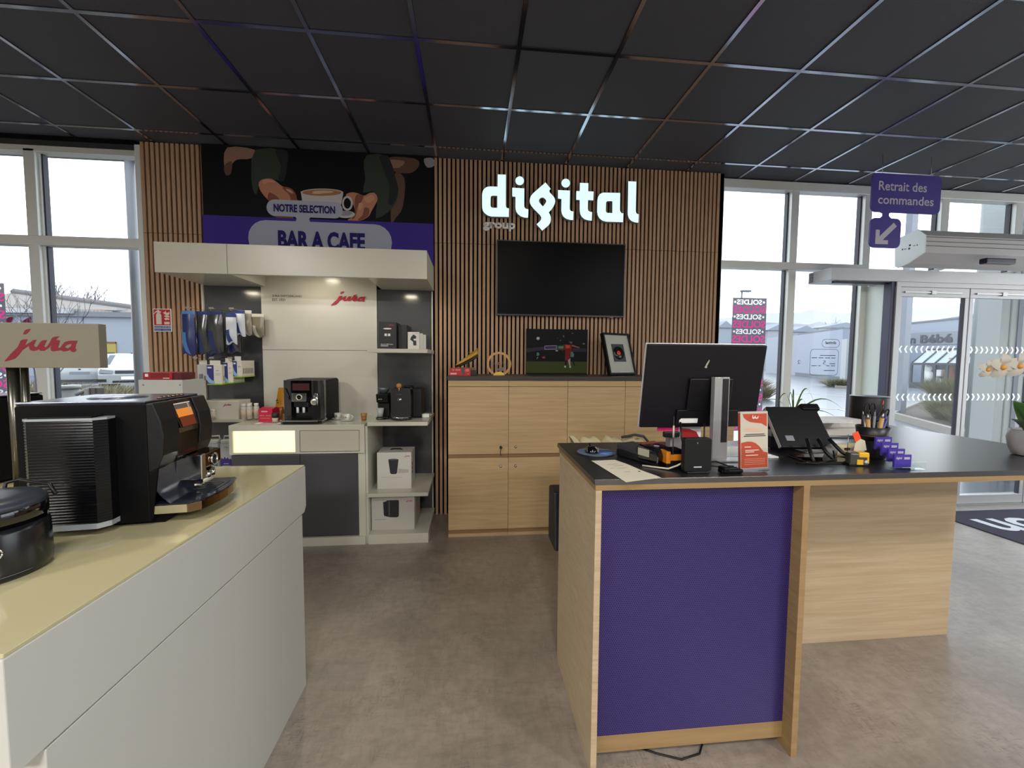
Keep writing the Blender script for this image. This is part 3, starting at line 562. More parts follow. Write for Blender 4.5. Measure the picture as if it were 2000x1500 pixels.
ks=thing('paper_pack','brown paper pack leaning between red box and yellow bag','bag',(-1.64,3.60,.971)); obj('pack',B().prism([(3.57,.971),(3.63,.971),(3.65,1.065),(3.625,1.065)],'x',-1.685,-1.605),KRAFT,ks); obj('folded_top',B().box(-1.685,-1.605,3.622,3.652,1.065,1.073),mat('rust_paper','#9c5536',.7),ks)
ks2=obj('paper_sachet',B().box(-1.548,-1.505,3.50,3.54,.9715,1.03,bev=.003),KRAFT); tag(ks2,'small brown sachet stack against the left side of the black machine','sachet')
def papercup(x,y,z,r,h,top,bot,lab):
    c=thing('paper_cup',lab,'cup',(x,y,z)); obj('cup',B().lathe([(r*.72,0),(r*.86,h*.5)],(x,y,z),20),bot,c); obj('cup_band',B().lathe([(r*.86,h*.5),(r,h),(r*.94,h),(r*.7,.01)],(x,y,z),20),top,c); return c
papercup(-1.578,3.44,.971,.027,.075,mat('cup_dark_band','#2e2c2a',.5),mat('cup_cream','#c9c4ae',.6),'small paper cup with black band beside the red box')
papercup(-.905,3.52,.971,.026,.06,mat('cup_amber','#a8763a',.5),mat('cup_amber2','#96632e',.5),'small amber paper cup near the right end of the coffee counter')
def porcelain(x,y,lab,lab2):
    P_=mat('porcelain','#d5d5cd',.15,coat=.4); s_=obj('saucer',B().lathe([(.02,0),(.03,.001),(.055,.010),(.054,.0125),(.03,.004),(0.001,.004)],(x,y,.971),28),P_); tag(s_,lab2,'saucer',group='espresso saucers')
    c=thing('espresso_cup',lab,'cup',(x,y,.975),0,'espresso cups'); obj('bowl',B().lathe([(.016,0),(.024,.012),(.030,.05),(.028,.05),(.022,.014),(.001,.006)],(x,y,.9755),24),P_,c)
    obj('handle',B().tube([(x+.028+.018*math.sin(a),y,1.003+.014*math.cos(a)) for a in [PI*i/8 for i in range(9)]],.003),P_,c); obj('emblem',B().cyl((x-.004,y-.0305,1.003),.008,.001,'y',12),mat('grey_print','#7a7c85',.6),c)
porcelain(-1.135,3.58,'white espresso cup nearest the black machine','white saucer under the cup nearest the black machine'); porcelain(-1.035,3.50,'white espresso cup in front, beside the amber paper cup','white saucer in front, beside the amber paper cup')
lf=obj('flyer',B().box(-1.70,-1.50,3.36,3.44,.971,.9725).box(-1.66,-1.54,3.375,3.42,.9725,.973,1),[WPR,mat('maroon_print','#8e2740',.4)]); tag(lf,'white and maroon flyer lying in front of the red box','flyer')
# ---------------- left counter ----------------
GL2=mat('cream_glass','#bcb48f',.10,spec=.6)
lc=thing('display_counter','long white counter with cream glass top in the left foreground','counter',(-1.5,1.3,0))
obj('upper_body',B().prism([(.705,.796),(.705,1.0),(1.905,1.0),(1.905,.82),(1.885,.796)],'x',-2.35,-.75),WHT2,lc,bev=.002)
obj('lower_body',B().box(-2.35,-.7505,.76,1.862,0,.793,bev=.002),WHT2,lc)
obj('glass_top',B().box(-2.35,-.752,.708,1.902,1.0,1.008,bev=.0015),GL2,lc)
# ---------------- large coffee machine, front towards local -Y ----------------
def big_machine(lab,loc,rz):
    t_=thing('coffee_machine',lab,'coffee machine',loc,rz,'large coffee machines'); k=dict(local=True)
    body=[(-.128,.012),(.165,.012),(.17,.03),(.17,.345),(.155,.352),(-.128,.352)]
    obj('housing',B().prism(body,'x',-.14,.14),BLKM,t_,bev=.004,**k)
    obj('top_cover',B().box(-.138,.138,-.126,.168,.352,.356,bev=.001).lathe([(.07,.356),(.066,.359),(.0,.359)],(0,.02,0),32),mat('sky_sheen_top','#6d7486',.2,metal=.6,spec=.9),t_,**k)  # black plastic cover, coloured pale metallic to paint in the sky reflection
    def flank(x0,x1):
        P=[(-.127,.350),(-.145,.350),(-.162,.30),(-.168,.25),(-.164,.20),(-.150,.165),(-.127,.15)]
        return B().prism(P,'x',x0,x1)
    fm=mat('satin_charcoal','#0e0f13',.4,spec=.4)
    obj('front_flank',flank(-.14,-.058),fm,t_,bev=.003,**k); obj('front_flank',flank(.062,.14),fm,t_,bev=.003,**k)
    obj('front_pillar',B().prism([(-.127,.15),(-.150,.165),(-.142,.10),(-.134,.02),(-.127,.02)],'x',-.14,-.130),BLKM,t_,bev=.002,**k)
    dp=obj('display_front',B().prism([(-.127,.350),(-.139,.350),(-.157,.30),(-.163,.25),(-.158,.175),(-.127,.165)],'x',-.056,.060),GLOSSB,t_,bev=.002,**k)
    dm=mat('display_black','#050507',.08); 
    def sq(u,v): # on the sloping upper face
        return Vector((-.052+.104*u,-.1395-.0185*(1-v)*1.25-.0045,.341-.0665*(1-v)*1.15))
    obj('screen',B().quad([sq(0,0),sq(1,0),sq(1,1),sq(0,1)]),mat('screen_lit_dark','#0a0a0a',.2,emit='#181310',es=.3),dp,**k)
    o_=Vector((0,-.0007,0))
    for nm,u0,u1,v0,v1,c in (('glass_picture',.06,.90,.55,.97,'#4c433e'),('crema_picture',.08,.88,.40,.74,'#c4762b'),('coffee_picture',.10,.86,.03,.42,'#5a2410'),('rim_picture',.06,.90,.93,.97,'#b0a8a0'),('glint_picture',.72,.80,.5,.95,'#8c8078')):
        o_=o_+Vector((0,-.0003,0)); obj(nm,B().quad([sq(u0,v0)+o_,sq(u1,v0)+o_,sq(u1,v1)+o_,sq(u0,v1)+o_]),mat('screen_'+nm,c,.4,emit=c,es=.5),dp,fix=False,**k)
    # knob row on the top edge
    kb=B()
    for i in range(6): kb.cyl((-.05+i*.022,-.115,.356),.008,.006,'z',12)
    obj('top_keys',kb,mat('copper_keys','#9a7a6a',.25,metal=1),t_,**k); obj('red_mark',B().box(.062,.068,-.122,-.114,.356,.358),RED,t_,**k)
    # recessed splash back and spout
    obj('splash_back',B().grid(lambda u,v:(-.128+.256*u,-.130-.045*(1-v)**3+0*u,.055+.10*v),10,10),mat('blue_black_gloss','#1b2230',.16,spec=.7),t_,**k)
    sp=obj('spout_block',B().prism([(-.12,.105),(-.185,.11),(-.20,.125),(-.20,.168),(-.175,.172),(-.12,.172)],'x',-.01,.115),mat('mirror_bronze','#8d7758',.06,metal=1),t_,bev=.002,**k)
    obj('chrome_edge',B().box(-.014,.012,-.202,-.13,.092,.172,bev=.003),CHR,sp,**k)
    obj('badge_ring',B().lathe([(.021,0),(.021,-.006),(.0165,-.006),(.0165,-.002),(.0,-.002)],(.062,-.200,.142),28,0,'y'),CHR,sp,**k); obj('badge_face',B().cyl((.062,-.2035,.142),.016,.001,'y',24),GLOSSB,sp,**k)
    logo((.05,-.2042,.137),(.024,0,0),(0,0,.010),CHR,sp,0,True)
    nz_=B()
    for (x,y) in ((.02,-.17),(.048,-.188),(.078,-.188),(.104,-.17)): nz_.lathe([(.009,0),(.0105,-.022),(.008,-.024),(.006,-.018)],(x,y,.108),14)
    obj('spout_nozzles',nz_,CHR,sp,**k)
    # drip tray
    tr=[(-.10),]
    P=[(-.135,-.12),(-.135,-.218),(-.115,-.244)]+[(-.115+.24*i/10,-.244-.020*math.sin(PI*i/10)) for i in range(1,10)]+[(.125,-.244),(.135,-.238),(.135,-.12)]
    dt=obj('drip_tray',B().prism(P,'z',.030,.056),mat('mirror_bronze','#8d7758',.06,metal=1),t_,bev=.001,**k)
    obj('tray_side',B().box(-.137,-.134,-.217,-.12,.032,.055),mat('polished_cream','#c9c3a6',.15,metal=.7),dt,**k)
    obj('grate',B().prism([(x*.98,y*.985) for x,y in P],'z',.056,.0585),mat('blue_black_gloss','#1b2230',.16,spec=.7),dt,**k)
    gr=B()
    for i in range(6): gr.box(-.02+i*.018,-.014+i*.018,-.228,-.150,.0586,.0600)
    gr.box(-.03,.09,-.238,-.233,.0586,.0600)
    obj('grate_slots',gr,mat('slot_metal','#3c4048',.3,metal=.8),dt,**k)
    obj('foot_base',B().prism([(-.19,0),(-.10,0),(.15,0),(.15,.012),(-.10,.03),(-.16,.03),(-.19,.03)][1:5]+[(-.165,.03),(-.15,.0)],'x',-.115,.115),BLKM,t_,**k)
    # ribbed water tank on the -X side
    TK=mat('ribbed_tank','#0b0c0f',.14,spec=.4); b=B(); n=36; z0,z1=.035,.312
    def out(e): return [(-.139,-.055),(-.168-e,-.055),(-.190-e,-.035),(-.190-e,.108),(-.178-e,.122+e),(-.139,.122+e)]
    rings=[]
    for i in range(2*n+1):
        z=z0+(z1-z0)*i/(2*n); e=.0005 if i%2 else -.0005; rings.append([b.b.verts.new((x,y,z)) for x,y in out(e)])
    for a,c in zip(rings,rings[1:]):
        for j in range(5): b.b.faces.new((a[j],a[j+1],c[j+1],c[j]))
    b.b.faces.new(rings[0]); b.b.faces.new(rings[-1])
    tk=obj('water_tank',b,TK,t_,**k)
    CL=mat('clear_plastic_rim','#9aa0a4',.1,spec=.9)
    obj('tank_rim',B().prism([(x-.002 if x<-.14 else x,y) for x,y in out(0)],'z',z1,z1+.006),CL,tk,**k); obj('tank_base',B().prism([(x-.003 if x<-.14 else x,y) for x,y in out(0)],'z',z0-.014,z0),CL,tk,**k)
    obj('tank_lid',B().box(-.185,-.14,-.03,.11,.318,.322,bev=.002),BLKM,tk,**k)
    return t_
A_=math.radians(97)
m1=big_machine('large black coffee machine with ribbed tank and coffee picture on its screen, left foreground',(0,0,0),0)
dx,dy=-.14,-.165   # near front corner of the housing, put at (-.872,1.238)
cx=-.872-(dx*math.cos(A_)-dy*math.sin(A_)); cy=1.236-(dx*math.sin(A_)+dy*math.cos(A_))
m1.location=(cx,cy,1.0085); m1.rotation_euler=(0,0,A_)
dup(m1,(-1.93,1.72,1.0085),-PI/2,'second dark coffee machine cut off by the left edge, behind the sign pole',(1,1,.93))
# ---------------- sign on a pole ----------------
sg=thing('table_sign','white box sign with red script on a metal pole, standing on the left counter','sign',(-1.535,1.53,1.0085))
SB=mat('sign_cream','#7a7567',.35); obj('sign_box',B().box(-1.86,-1.243,1.50,1.532,1.450,1.598,bev=.002),SB,sg)
logo((-1.528,1.4994,1.470),(.222,0,0),(0,0,.108),mat('sign_red','#780e22',.4),sg)
obj('pole',B().tube([(-1.535,1.53,1.016),(-1.535,1.53,1.455)],.016,16).tube([(-1.505,1.535,1.016),(-1.505,1.535,1.455)],.009,12),mat('pole_steel','#6d6a63',.3,metal=1),sg); obj('foot_plate',B().box(-1.60,-1.46,1.49,1.57,1.0085,1.017,bev=.001),STEEL,sg)
# ---------------- milk canister with lid (bottom left) ----------------
gc=thing('milk_frother','round black milk frother with chrome ring badge in the lower left corner','frother',(-1.068,.985,1.0085)); C0=(-1.068,.985,1.0085)
obj('body',B().lathe([(.095,0),(.100,.006),(.102,.02),(.100,.10),(.097,.112)],C0,48),mat('canister_black','#141519',.22,spec=.6),gc)
obj('collar',B().lathe([(.094,.112),(.094,.120),(.098,.122),(.098,.150),(.092,.158)],C0,48),GLOSSB,gc); ld=obj('lid',B().lathe([(.098,.150),(.096,.160),(.088,.168),(.05,.171),(.0,.172)],C0,48),mat('slate_lid','#3d424e',.35,metal=.3),gc)
obj('lid_tab',B().box(-1.10,-1.03,.93,.975,1.178,1.186,bev=.003),BLK,ld)
obj('handle_wire',B().tube([(-1.10,1.06,1.168),(-1.11,1.075,1.185),(-1.09,1.085,1.19),(-1.03,1.075,1.182),(-1.01,1.07,1.182),(-.99,1.06,1.16)],.004),BLK,gc)
pb=atY(8,1080,.90); dv=Vector((pb.x+1.068,pb.y-.985,0)); dv=Vector((pb.x-C0[0],-abs((.1005**2-(pb.x-C0[0])**2))**.5 if abs(pb.x-C0[0])<.1 else -.02,0)).normalized(); ang=math.atan2(dv.y,dv.x)-.62
def onc(a,z,r=.1013): return Vector((C0[0]+r*math.cos(a),C0[1]+r*math.sin(a),z))
obj('badge_ring',B().tube([onc(ang+.25*math.cos(s_),1.075+.017*math.sin(s_),.1022) for s_ in [2*PI*i/28 for i in range(29)]],.0018),CHR,gc)
logo(onc(ang-.17,1.068,.1026),onc(ang+.17,1.068,.1026)-onc(ang-.17,1.068,.1026),(0,0,.014),CHR,gc)
obj('lettering_band',B().tube([onc(ang-.1+.8*i/10,1.022,.1021) for i in range(11)],.0006,4),mat('grey_print','#7a7c85',.6),gc)
# ---------------- black machine on the coffee counter ----------------
j=thing('coffee_machine','glossy black coffee machine with chrome tap on the white coffee counter','coffee machine',(-1.24,3.58,.9715)); z=.9715
obj('housing',B().prism([(3.44,z+.01),(3.76,z+.01),(3.76,z+.335),(3.72,z+.348),(3.44,z+.345)],'x',-1.395,-1.085),BLKM,j,bev=.006)
obj('front_shell',B().prism([(-1.395,3.44),(-1.395,3.40),(-1.37,3.385),(-1.33,3.38),(-1.33,3.44)],'z',z+.03,z+.343),GLOSSB,j,bev=.003); obj('front_shell',B().prism([(-1.085,3.44),(-1.085,3.395),(-1.11,3.382),(-1.17,3.376),(-1.17,3.44)],'z',z+.03,z+.343),GLOSSB,j,bev=.003)
obj('head',B().box(-1.33,-1.17,3.378,3.44,z+.175,z+.343,bev=.003),GLOSSB,j); obj('inner_back',B().box(-1.33,-1.17,3.425,3.44,z+.03,z+.175),GLOSSB,j)
obj('screen',B().box(-1.318,-1.19,3.3765,3.378,z+.262,z+.318),mat('screen_dim','#3a2524',.12,emit='#3c2220',es=.3),j)
ch=obj('chrome_plate',B().box(-1.325,-1.215,3.372,3.3775,z+.172,z+.240,bev=.001),CHR,j); obj('badge_ring',B().lathe([(.024,0),(.024,-.005),(.017,-.005),(.017,0)],(-1.268,3.372,z+.208),28,0,'y'),mat('badge_gold','#e2dcc0',.2,metal=.6),ch); obj('badge_face',B().cyl((-1.268,3.3695,z+.208),.0168,.002,'y'),GLOSSB,ch); logoY(-1.281,-1.256,z+.203,z+.213,3.369,CHR,ch)
tp=obj('tap_lever',B().cyl((-1.132,3.366,z+.145),.011,.095,'z').cyl((-1.152,3.372,z+.19),.006,.05,'z'),CHR,j); obj('tap_badge',B().lathe([(.027,0),(.027,-.008),(.022,-.010),(.0,-.010)],(-1.150,3.366,z+.172),28,0,'y'),mat('badge_gold','#e2dcc0',.2,metal=.6),tp); obj('tap_mark',B().lathe([(.014,0),(.014,-.001),(0,-.001)],(-1.150,3.3555,z+.172),20,0,'y'),mat('grey_print','#7a7c85',.6),tp)
so=obj('spout',B().box(-1.315,-1.205,3.385,3.425,z+.125,z+.172,bev=.006),GLOSSB,j); obj('nozzle',B().cyl((-1.290,3.395,z+.082),.009,.045),WPR,so); obj('nozzle',B().cyl((-1.243,3.395,z+.082),.009,.045),WPR,so)
obj('drip_tray',B().prism([(-1.395,3.44),(-1.395,3.34),(-1.37,3.318),(-1.11,3.318),(-1.085,3.34),(-1.085,3.44)],'z',z,z+.022),GLOSSB,j); obj('tray_rim',B().prism([(-1.40,3.44),(-1.40,3.338),(-1.372,3.31),(-1.108,3.31),(-1.080,3.338),(-1.080,3.44)],'z',z+.022,z+.032),CHR,j)
obj('handle_groove',B().tube([(-1.372,3.382,z+.28),(-1.352,3.376,z+.22),(-1.345,3.376,z+.19)],.005),mat('slot_metal','#3c4048',.3,metal=.8),j)
obj('side_knob',B().cyl((-1.085,3.70,z+.24),.006,.004,'x',10),BLK,j)
j.location.x-=.095
# ---------------- grinder and manual espresso machine on the shelf ----------------
z=.9885
g_=thing('coffee_grinder','slim black coffee grinder with clear hopper on the right shelf','grinder',(-.745,3.48,z))
obj('body',B().prism([(3.44,z),(3.56,z),(3.56,z+.215),(3.43,z+.21),(3.45,z+.14),(3.50,z+.13),(3.50,z+.02),(3.44,z+.02)],'x',-.785,-.69),BLK,g_,bev=.004)
obj('hopper',B().lathe([(.028,0),(.05,.035),(.05,.045),(.045,.05)],(-.737,3.50,z+.212),24),mat('smoked_clear','#50555a',.08,spec=.9),g_)
obj('cup_jar',B().lathe([(.020,0),(.030,.07),(.028,.07),(.018,.003)],(-.755,3.455,z+.022),20),mat('clear_jar','#a9adb0',.06,spec=.9),g_); obj('base_ring',B().lathe([(.045,0),(.045,.012),(.03,.014)],(-.745,3.455,z),24),GLOSSB,g_); textY('lettering','jura',-.765,-.735,z+.165,z+.172,3.4285,WPR,g_,.03)
e_=thing('espresso_machine','black manual espresso machine with round wooden knob on the right shelf','espresso machine',(-.58,3.52,z))
obj('body',B().prism([(-.66,0),(-.50,0),(-.495,.16),(-.505,.245),(-.52,.262),(-.645,.262),(-.655,.245)],'y',3.40,3.62),mat('soft_black','#1b1c20',.32),e_,bev=.004); 
for v in e_.children[0].data.vertices: v.co.z+=z
obj('side_tank',B().box(-.498,-.425,3.50,3.72,z+.01,z+.25,bev=.004),BLK,e_)
obj('base',B().lathe([(.085,0),(.09,.01),(.088,.022)],(-.58,3.44,z),32),GLOSSB,e_); obj('base_plate',B().lathe([(.075,.022),(.075,.026),(0,.026)],(-.58,3.42,z),32),CHR,e_)
kn=obj('knob',B().sphere((-.59,3.385,z+.282),.023),wood('knob_wood','#b5793f','#8f5829','z',.4),e_); obj('knob_stem',B().cyl((-.59,3.385,z+.24),.005,.03),CHR,e_)
obj('lever_arm',B().tube([(-.56,3.45,z+.27),(-.50,3.50,z+.27),(-.47,3.52,z+.22),(-.455,3.52,z+.12)],.009),BLK,e_)
logoY(-.617,-.575,z+.205,z+.218,3.398,CHR,e_); obj('dial',B().lathe([(.012,0),(.012,-.008),(0,-.008)],(-.585,3.40,z+.172),20,0,'y').box(-.604,-.600,3.393,3.399,z+.158,z+.182),CHR,e_)
ad=thing('power_adapter','small white power adapter lying on the right shelf end','adapter',(-.39,3.56,z)); obj('body',B().box(-.425,-.365,3.53,3.57,z,z+.032,bev=.005),WPR,ad); obj('cord',B().tube([(-.365,3.55,z+.02),(-.355,3.55,z+.02),(-.345,3.56,z+.02)],.003),WPR,ad)
# ---------------- white box stand with red case ----------------
b0=atY(270,742,3.0); b1=atY(362,742,3.0)
ws=thing('box_stand','plain white box stand between window and slats, behind the big machine','stand',((b0.x+b1.x)/2,3.1,0)); obj('front_panel',B().box(b0.x,b1.x-.02,3.0,3.012,0,b1.z,bev=.001),WHT2,ws); obj('body',B().box(b0.x+.01,b1.x-.025,3.012,3.24,0,b1.z-.002),WHT2,ws)
obj('screw_caps',B().cyl((b0.x+.03,2.999,b1.z-.035),.006,.002,'y',10).cyl((b1.x-.035,2.999,b1.z-.035),.006,.002,'y',10),mat('grey_print','#7a7c85',.6),ws)
r0=atY(279,741,3.02); r1=atY(333,741,3.02); zt=b1.z
rc=thing('red_case','flat red case with black end lying on the white box stand','case',((r0.x+r1.x)/2,3.1,zt)); CR=mat('case_red','#a51624',.35)
obj('body',B().box(r0.x,r1.x+.01,3.02,3.18,zt,zt+.050,bev=.003),CR,rc); obj('end_block',B().box(r1.x+.01,r1.x+.06,3.03,3.18,zt,zt+.048,bev=.002),mat('case_dark','#5a0e18',.4),rc); obj('plate',B().box(r0.x+.015,r0.x+.035,3.0185,3.02,zt+.02,zt+.04),WPR,rc); obj('inlay',B().box(r0.x+.05,r1.x-.01,3.0185,3.02,zt+.012,zt+.044),mat('case_red2','#7d0f1b',.4),rc); obj('lettering',B().box(r0.x+.13,r0.x+.17,3.017,3.0185,zt+.008,zt+.013),WPR,rc)
# ---------------- fire extinguisher sign ----------------
fs=thing('fire_sign','square red fire extinguisher sign with blue strip on the slats','sign',(-2.70,3.89,1.71)); Y=3.888
obj('plate',B().box(-2.776,-2.628,Y,3.896,1.712,1.912,bev=.001),WPR,fs); FR_=mat('safety_red','#b31424',.4); SW=mat('sign_white','#cfc8bf',.5)
x0,x1=-2.770,-2.634
def u(x,y): return (x0+(x1-x0)*x,1.768+.138*y)
multiY('pictogram',[([rectl(x0,x1,1.768,1.906)],FR_,0),([[u(.14,.06),u(.14,.62),u(.17,.72),u(.24,.78),u(.20,.83),u(.08,.75),u(.03,.68),u(.01,.73),u(.10,.86),u(.22,.92),u(.22,.96),u(.34,.96),u(.34,.90),u(.46,.86),u(.44,.80),u(.34,.78),u(.42,.73),u(.46,.62),u(.46,.06)]],SW,0),
 ([[u(.56,.80),u(.68,.84),u(.74,.96),u(.74,.82),u(.84,.78),u(.94,.86),u(.96,.72),u(.86,.64),u(.70,.66)],[u(.60,.60),u(.72,.62),u(.80,.66),u(.92,.60),u(.96,.50),u(.84,.50),u(.72,.50)],[u(.62,.44),u(.76,.48),u(.92,.44),u(.94,.34),u(.80,.36),u(.70,.30)]],SW,0),([rectl(u(.62,0)[0],u(.94,0)[0],u(0,.06)[1],u(0,.22)[1])],SW,0),
 ([rectl(x0,x1,1.744,1.762),rectl(x0,x1,1.718,1.738)],mat('sign_blue','#2c3f86',.4),0)],Y-.0006,fs)
b=B()
for a,c,z0,z1 in ((.0,.45,.0,.006),(.48,.60,0,.008),(.62,.78,0,.009),(.80,.98,0,.008),(.0,.42,-.025,-.020),(.5,.95,-.0255,-.0205)): b.box(x0+.136*a+.002,x0+.136*c,Y-.0032,Y-.0028,1.749+z0,1.749+z1)
obj('small_print',b,mat('pale_blue_print','#9aa3c4',.5),fs)
# ---------------- illuminated letters ----------------
LIT=mat('lit_letter_face','#dff6fb',.4,emit='#cdf3fb',es=.62); LSD=mat('letter_return','#8d939a',.4)
def SC(P): return P
L_={'letter_d':[[(255,65),(352,68),(350,430),(354,452),(366,463),(388,466),(386,568),(180,563),(140,552),(105,528),(82,500),(72,465),(70,430),(70,300),(78,262),(95,235),(125,214),(165,207),(253,210)],[(250,318),(195,316),(178,322),(172,335),(170,425),(173,445),(182,456),(200,460),(250,460)]],
'letter_i':[[(515+51*math.cos(2*PI*i/28),140+52*math.sin(2*PI*i/28)) for i in range(28)],[(428,222),(570,230),(568,430),(572,455),(590,472),(618,478),(614,578),(572,575),(530,562),(495,535),(475,505),(466,470),(465,440),(466,330),(428,325)]],
'letter_g':[[(820,160),(882,235),(868,252),(866,266),(875,283),(918,328),(930,350),(936,380),(930,412),(915,445),(895,475),(858,515),(874,540),(883,570),(884,605),(875,640),(855,668),(782,730),(715,655),(758,615),(770,595),(770,570),(755,545),(680,470),(652,435),(638,405),(634,380),(638,345),(652,315),(672,290)],[(742,375),(750,355),(765,342),(788,338),(812,350),(828,370),(830,385),(822,405),(790,445),(750,400)]],
'letter_i.001':[[(1060+51*math.cos(2*PI*i/28),168+52*math.sin(2*PI*i/28)) for i in range(28)],[(968,250),(1110,256),(1106,462),(1110,485),(1125,500),(1152,504),(1148,606),(1105,602),(1062,588),(1030,560),(1014,530),(1008,495),(1008,468),(1010,355),(968,350)]],
'letter_t':[[(1228,165),(1328,168),(1326,265),(1390,268),(1386,372),(1324,368),(1322,470),(1327,492),(1343,506),(1372,510),(1368,612),(1325,608),(1282,594),(1250,567),(1233,535),(1227,500),(1226,470),(1226,368),(1185,365),(1186,262),(1226,262)]],
'letter_a':[[(1510,280),(1705,284),(1702,480),(1706,505),(1720,522),(1742,526),(1738,630),(1540,624),(1495,613),(1460,585),(1440,550),(1432,510),(1435,370),(1443,330),(1462,300),(1485,285)],[(1612,382),(1562,380),(1545,386),(1537,400),(1534,495),(1538,510),(1552,520),(1612,522)]],
'letter_l':[[(1800,146),(1896,150),(1888,490),(1892,515),(1905,532),(1924,538),(1920,636),(1875,631),(1838,616),(1810,588),(1797,555),(1794,520)]]}
ds=thing('illuminated_sign','illuminated white letters spelling digital mounted on the slats','sign',(.6,3.9,2.7)); Yd=3.838
for nm,lp in L_.items():
    pl=px_loops(lp,Yd,6.06,930,330)
    ret=shapeY(nm.split('.')[0],pl,Yd+.040,LSD,ds,.040); f=shapeY('lit_face',pl,Yd-.0006,LIT,ret)
bt=B()
for x in (.2,.45,.7,1.0,1.25): bt.box(x-.01,x+.01,3.878,3.9,2.83,2.85)
obj('spacer',bt,LSD,ds)
gs=thing('small_sign','small grey letters spelling group under the lit sign','sign',(.2,3.9,2.74)); a=atY(943,434,3.885); c=atY(1006,453,3.885)
textY('lettering','group',a.x,c.x,c.z,a.z,3.892,mat('letter_grey','#e6e2de',.5),gs,.04,.022)
# ---------------- television ----------------
tv=thing('television','large switched-off flat television mounted on the slats','television',(.84,3.9,1.9)); x0,x1,z0,z1=.226,1.456,1.905,2.595
obj('body',B().box(x0,x1,3.845,3.885,z0,z1,bev=.004),BLK,tv); obj('bezel',B().box(x0,x1,3.842,3.845,z0,z0+.012).box(x0,x1,3.842,3.845,z1-.008,z1).box(x0,x0+.008,3.842,3.845,z0+.012,z1-.008).box(x1-.008,x1,3.842,3.845,z0+.012,z1-.008),mat('tv_bezel','#0d0d12',.3),tv)
obj('screen',B().box(x0+.008,x1-.008,3.843,3.845,z0+.012,z1-.008),mat('tv_screen','#030307',.35,spec=.08),tv); obj('wall_mount',B().box(.7,1.0,3.885,3.9,2.1,2.4),BLK,tv); obj('sensor',B().box(1.32,1.35,3.846,3.856,z0-.008,z0),mat('grey_print','#7a7c85',.6),tv)
# ---------------- wooden cabinets ----------------
def cab(i,x):
    c=thing('storage_cabinet',['oak cabinet at the left end of the row, with key in its upper door','oak cabinet right of the keyed one, round locks near its left edges','oak cabinet behind the desk corner, third from left','oak cabinet mostly hidden behind the monitor','oak cabinet furthest right, hidden behind the monitor'][i],'cabinet',(x+.25,3.63,0),0,'oak cabinets under the television')
    obj('carcass',B().box(x+.001,x+.499,3.392,3.888,.0,1.298).box(x+.001,x+.499,3.375,3.392,0,.026),OAK,c)
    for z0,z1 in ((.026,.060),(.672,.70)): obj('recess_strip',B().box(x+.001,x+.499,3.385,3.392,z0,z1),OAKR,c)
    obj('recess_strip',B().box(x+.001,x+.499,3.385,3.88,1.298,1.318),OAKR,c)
    for z0,z1 in ((.062,.670),(.702,1.264)):
        d=obj('door',B().box(x+.0015,x+.4985,3.37,3.391,z0,z1,bev=.0008),OAK,c)
        lx=x+(.436 if i%2==0 else .062); lz=.598 if z0<.5 else .760
        lk=obj('lock',B().lathe([(.011,0),(.011,-.005),(.0,-.005)],(lx,3.370,lz),18,0,'y'),STEEL,d)
        if i==0 and z0>.5:
            obj('key',B().box(lx-.0015,lx+.0015,3.345,3.365,lz-.004,lz+.004).lathe([(.011,0),(.011,-.010),(0,-.010)],(lx,3.352,lz),16,0,'y').tube([(lx,3.35,lz-.01),(lx-.004,3.352,lz-.04),(lx,3.354,lz-.07)],.003),mat('key_black','#17171a',.4),d)
    obj('top_rail',B().box(x+.0015,x+.4985,3.37,3.391,1.268,1.317,bev=.0008),OAK,c)
for i in range(5): cab(i,-.196+.5*i)
ct=obj('cabinet_worktop',B().box(-.200,2.305,3.355,3.893,1.319,1.352,bev=.001),mat('brown_black_top','#352d2b',.4)); tag(ct,'long dark worktop over the row of oak cabinets','worktop')
ZC=1.3525
# red box + shoe trophy
rb=thing('red_box','small red printed box at the left end of the dark worktop','box',(-.10,3.46,ZC)); x0,x1=-.187,-.012
obj('body',B().box(x0,x1,3.43,3.49,ZC,ZC+.063,bev=.001),mat('toy_red','#b3141c',.4),rb); multiY('print',[([rectl(x0+.008,x0+.06,ZC+.01,ZC+.024)],mat('pink_print','#e3a5b4',.5),0),([rectl(x0+.05,x0+.09,ZC+.042,ZC+.055),ell(x0+.032,ZC+.048,.008,.008,12)],mat('pink2','#cf6a72',.5),0),([[(x0+.095,ZC+.06),(x0+.125,ZC+.06),(x0+.12,ZC+.04),(x0+.13,ZC+.015),(x0+.108,ZC+.012),(x0+.10,ZC+.04)]],mat('toy_grey','#3f444f',.5),0),([rectl(x0+.133,x0+.163,ZC+.035,ZC+.058)],mat('pink2','#cf6a72',.5),0),([ell(x0+.155,ZC+.014,.009,.006,12)],mat('toy_orange','#d8502a',.5),0)],3.4294,rb)
sh=thing('shoe_trophy','golden football boot trophy tilted on a black stand, behind the red box','trophy',(-.05,3.56,ZC)); GO=mat('gold_leather','#a8842f',.42,metal=.35); GD=mat('dark_sole','#2b2415',.5)
def shoe(t,a):
    # t 0 toe .. 1 heel ; axis rises to the right
    cx_=-.135+.185*t; cz=ZC+.088+.10*t**1.15; w=.012+.026*math.sin(PI*min(1,.12+t*.86))**.7; h=.010+.034*t**.7*(1 if t<.8 else 1) 
    if t>.96: w*=.5; h*=.8
    return Vector((cx_,3.55+w*math.cos(a),cz+(h*math.sin(a) if math.sin(a)>0 else .010*math.sin(a))))
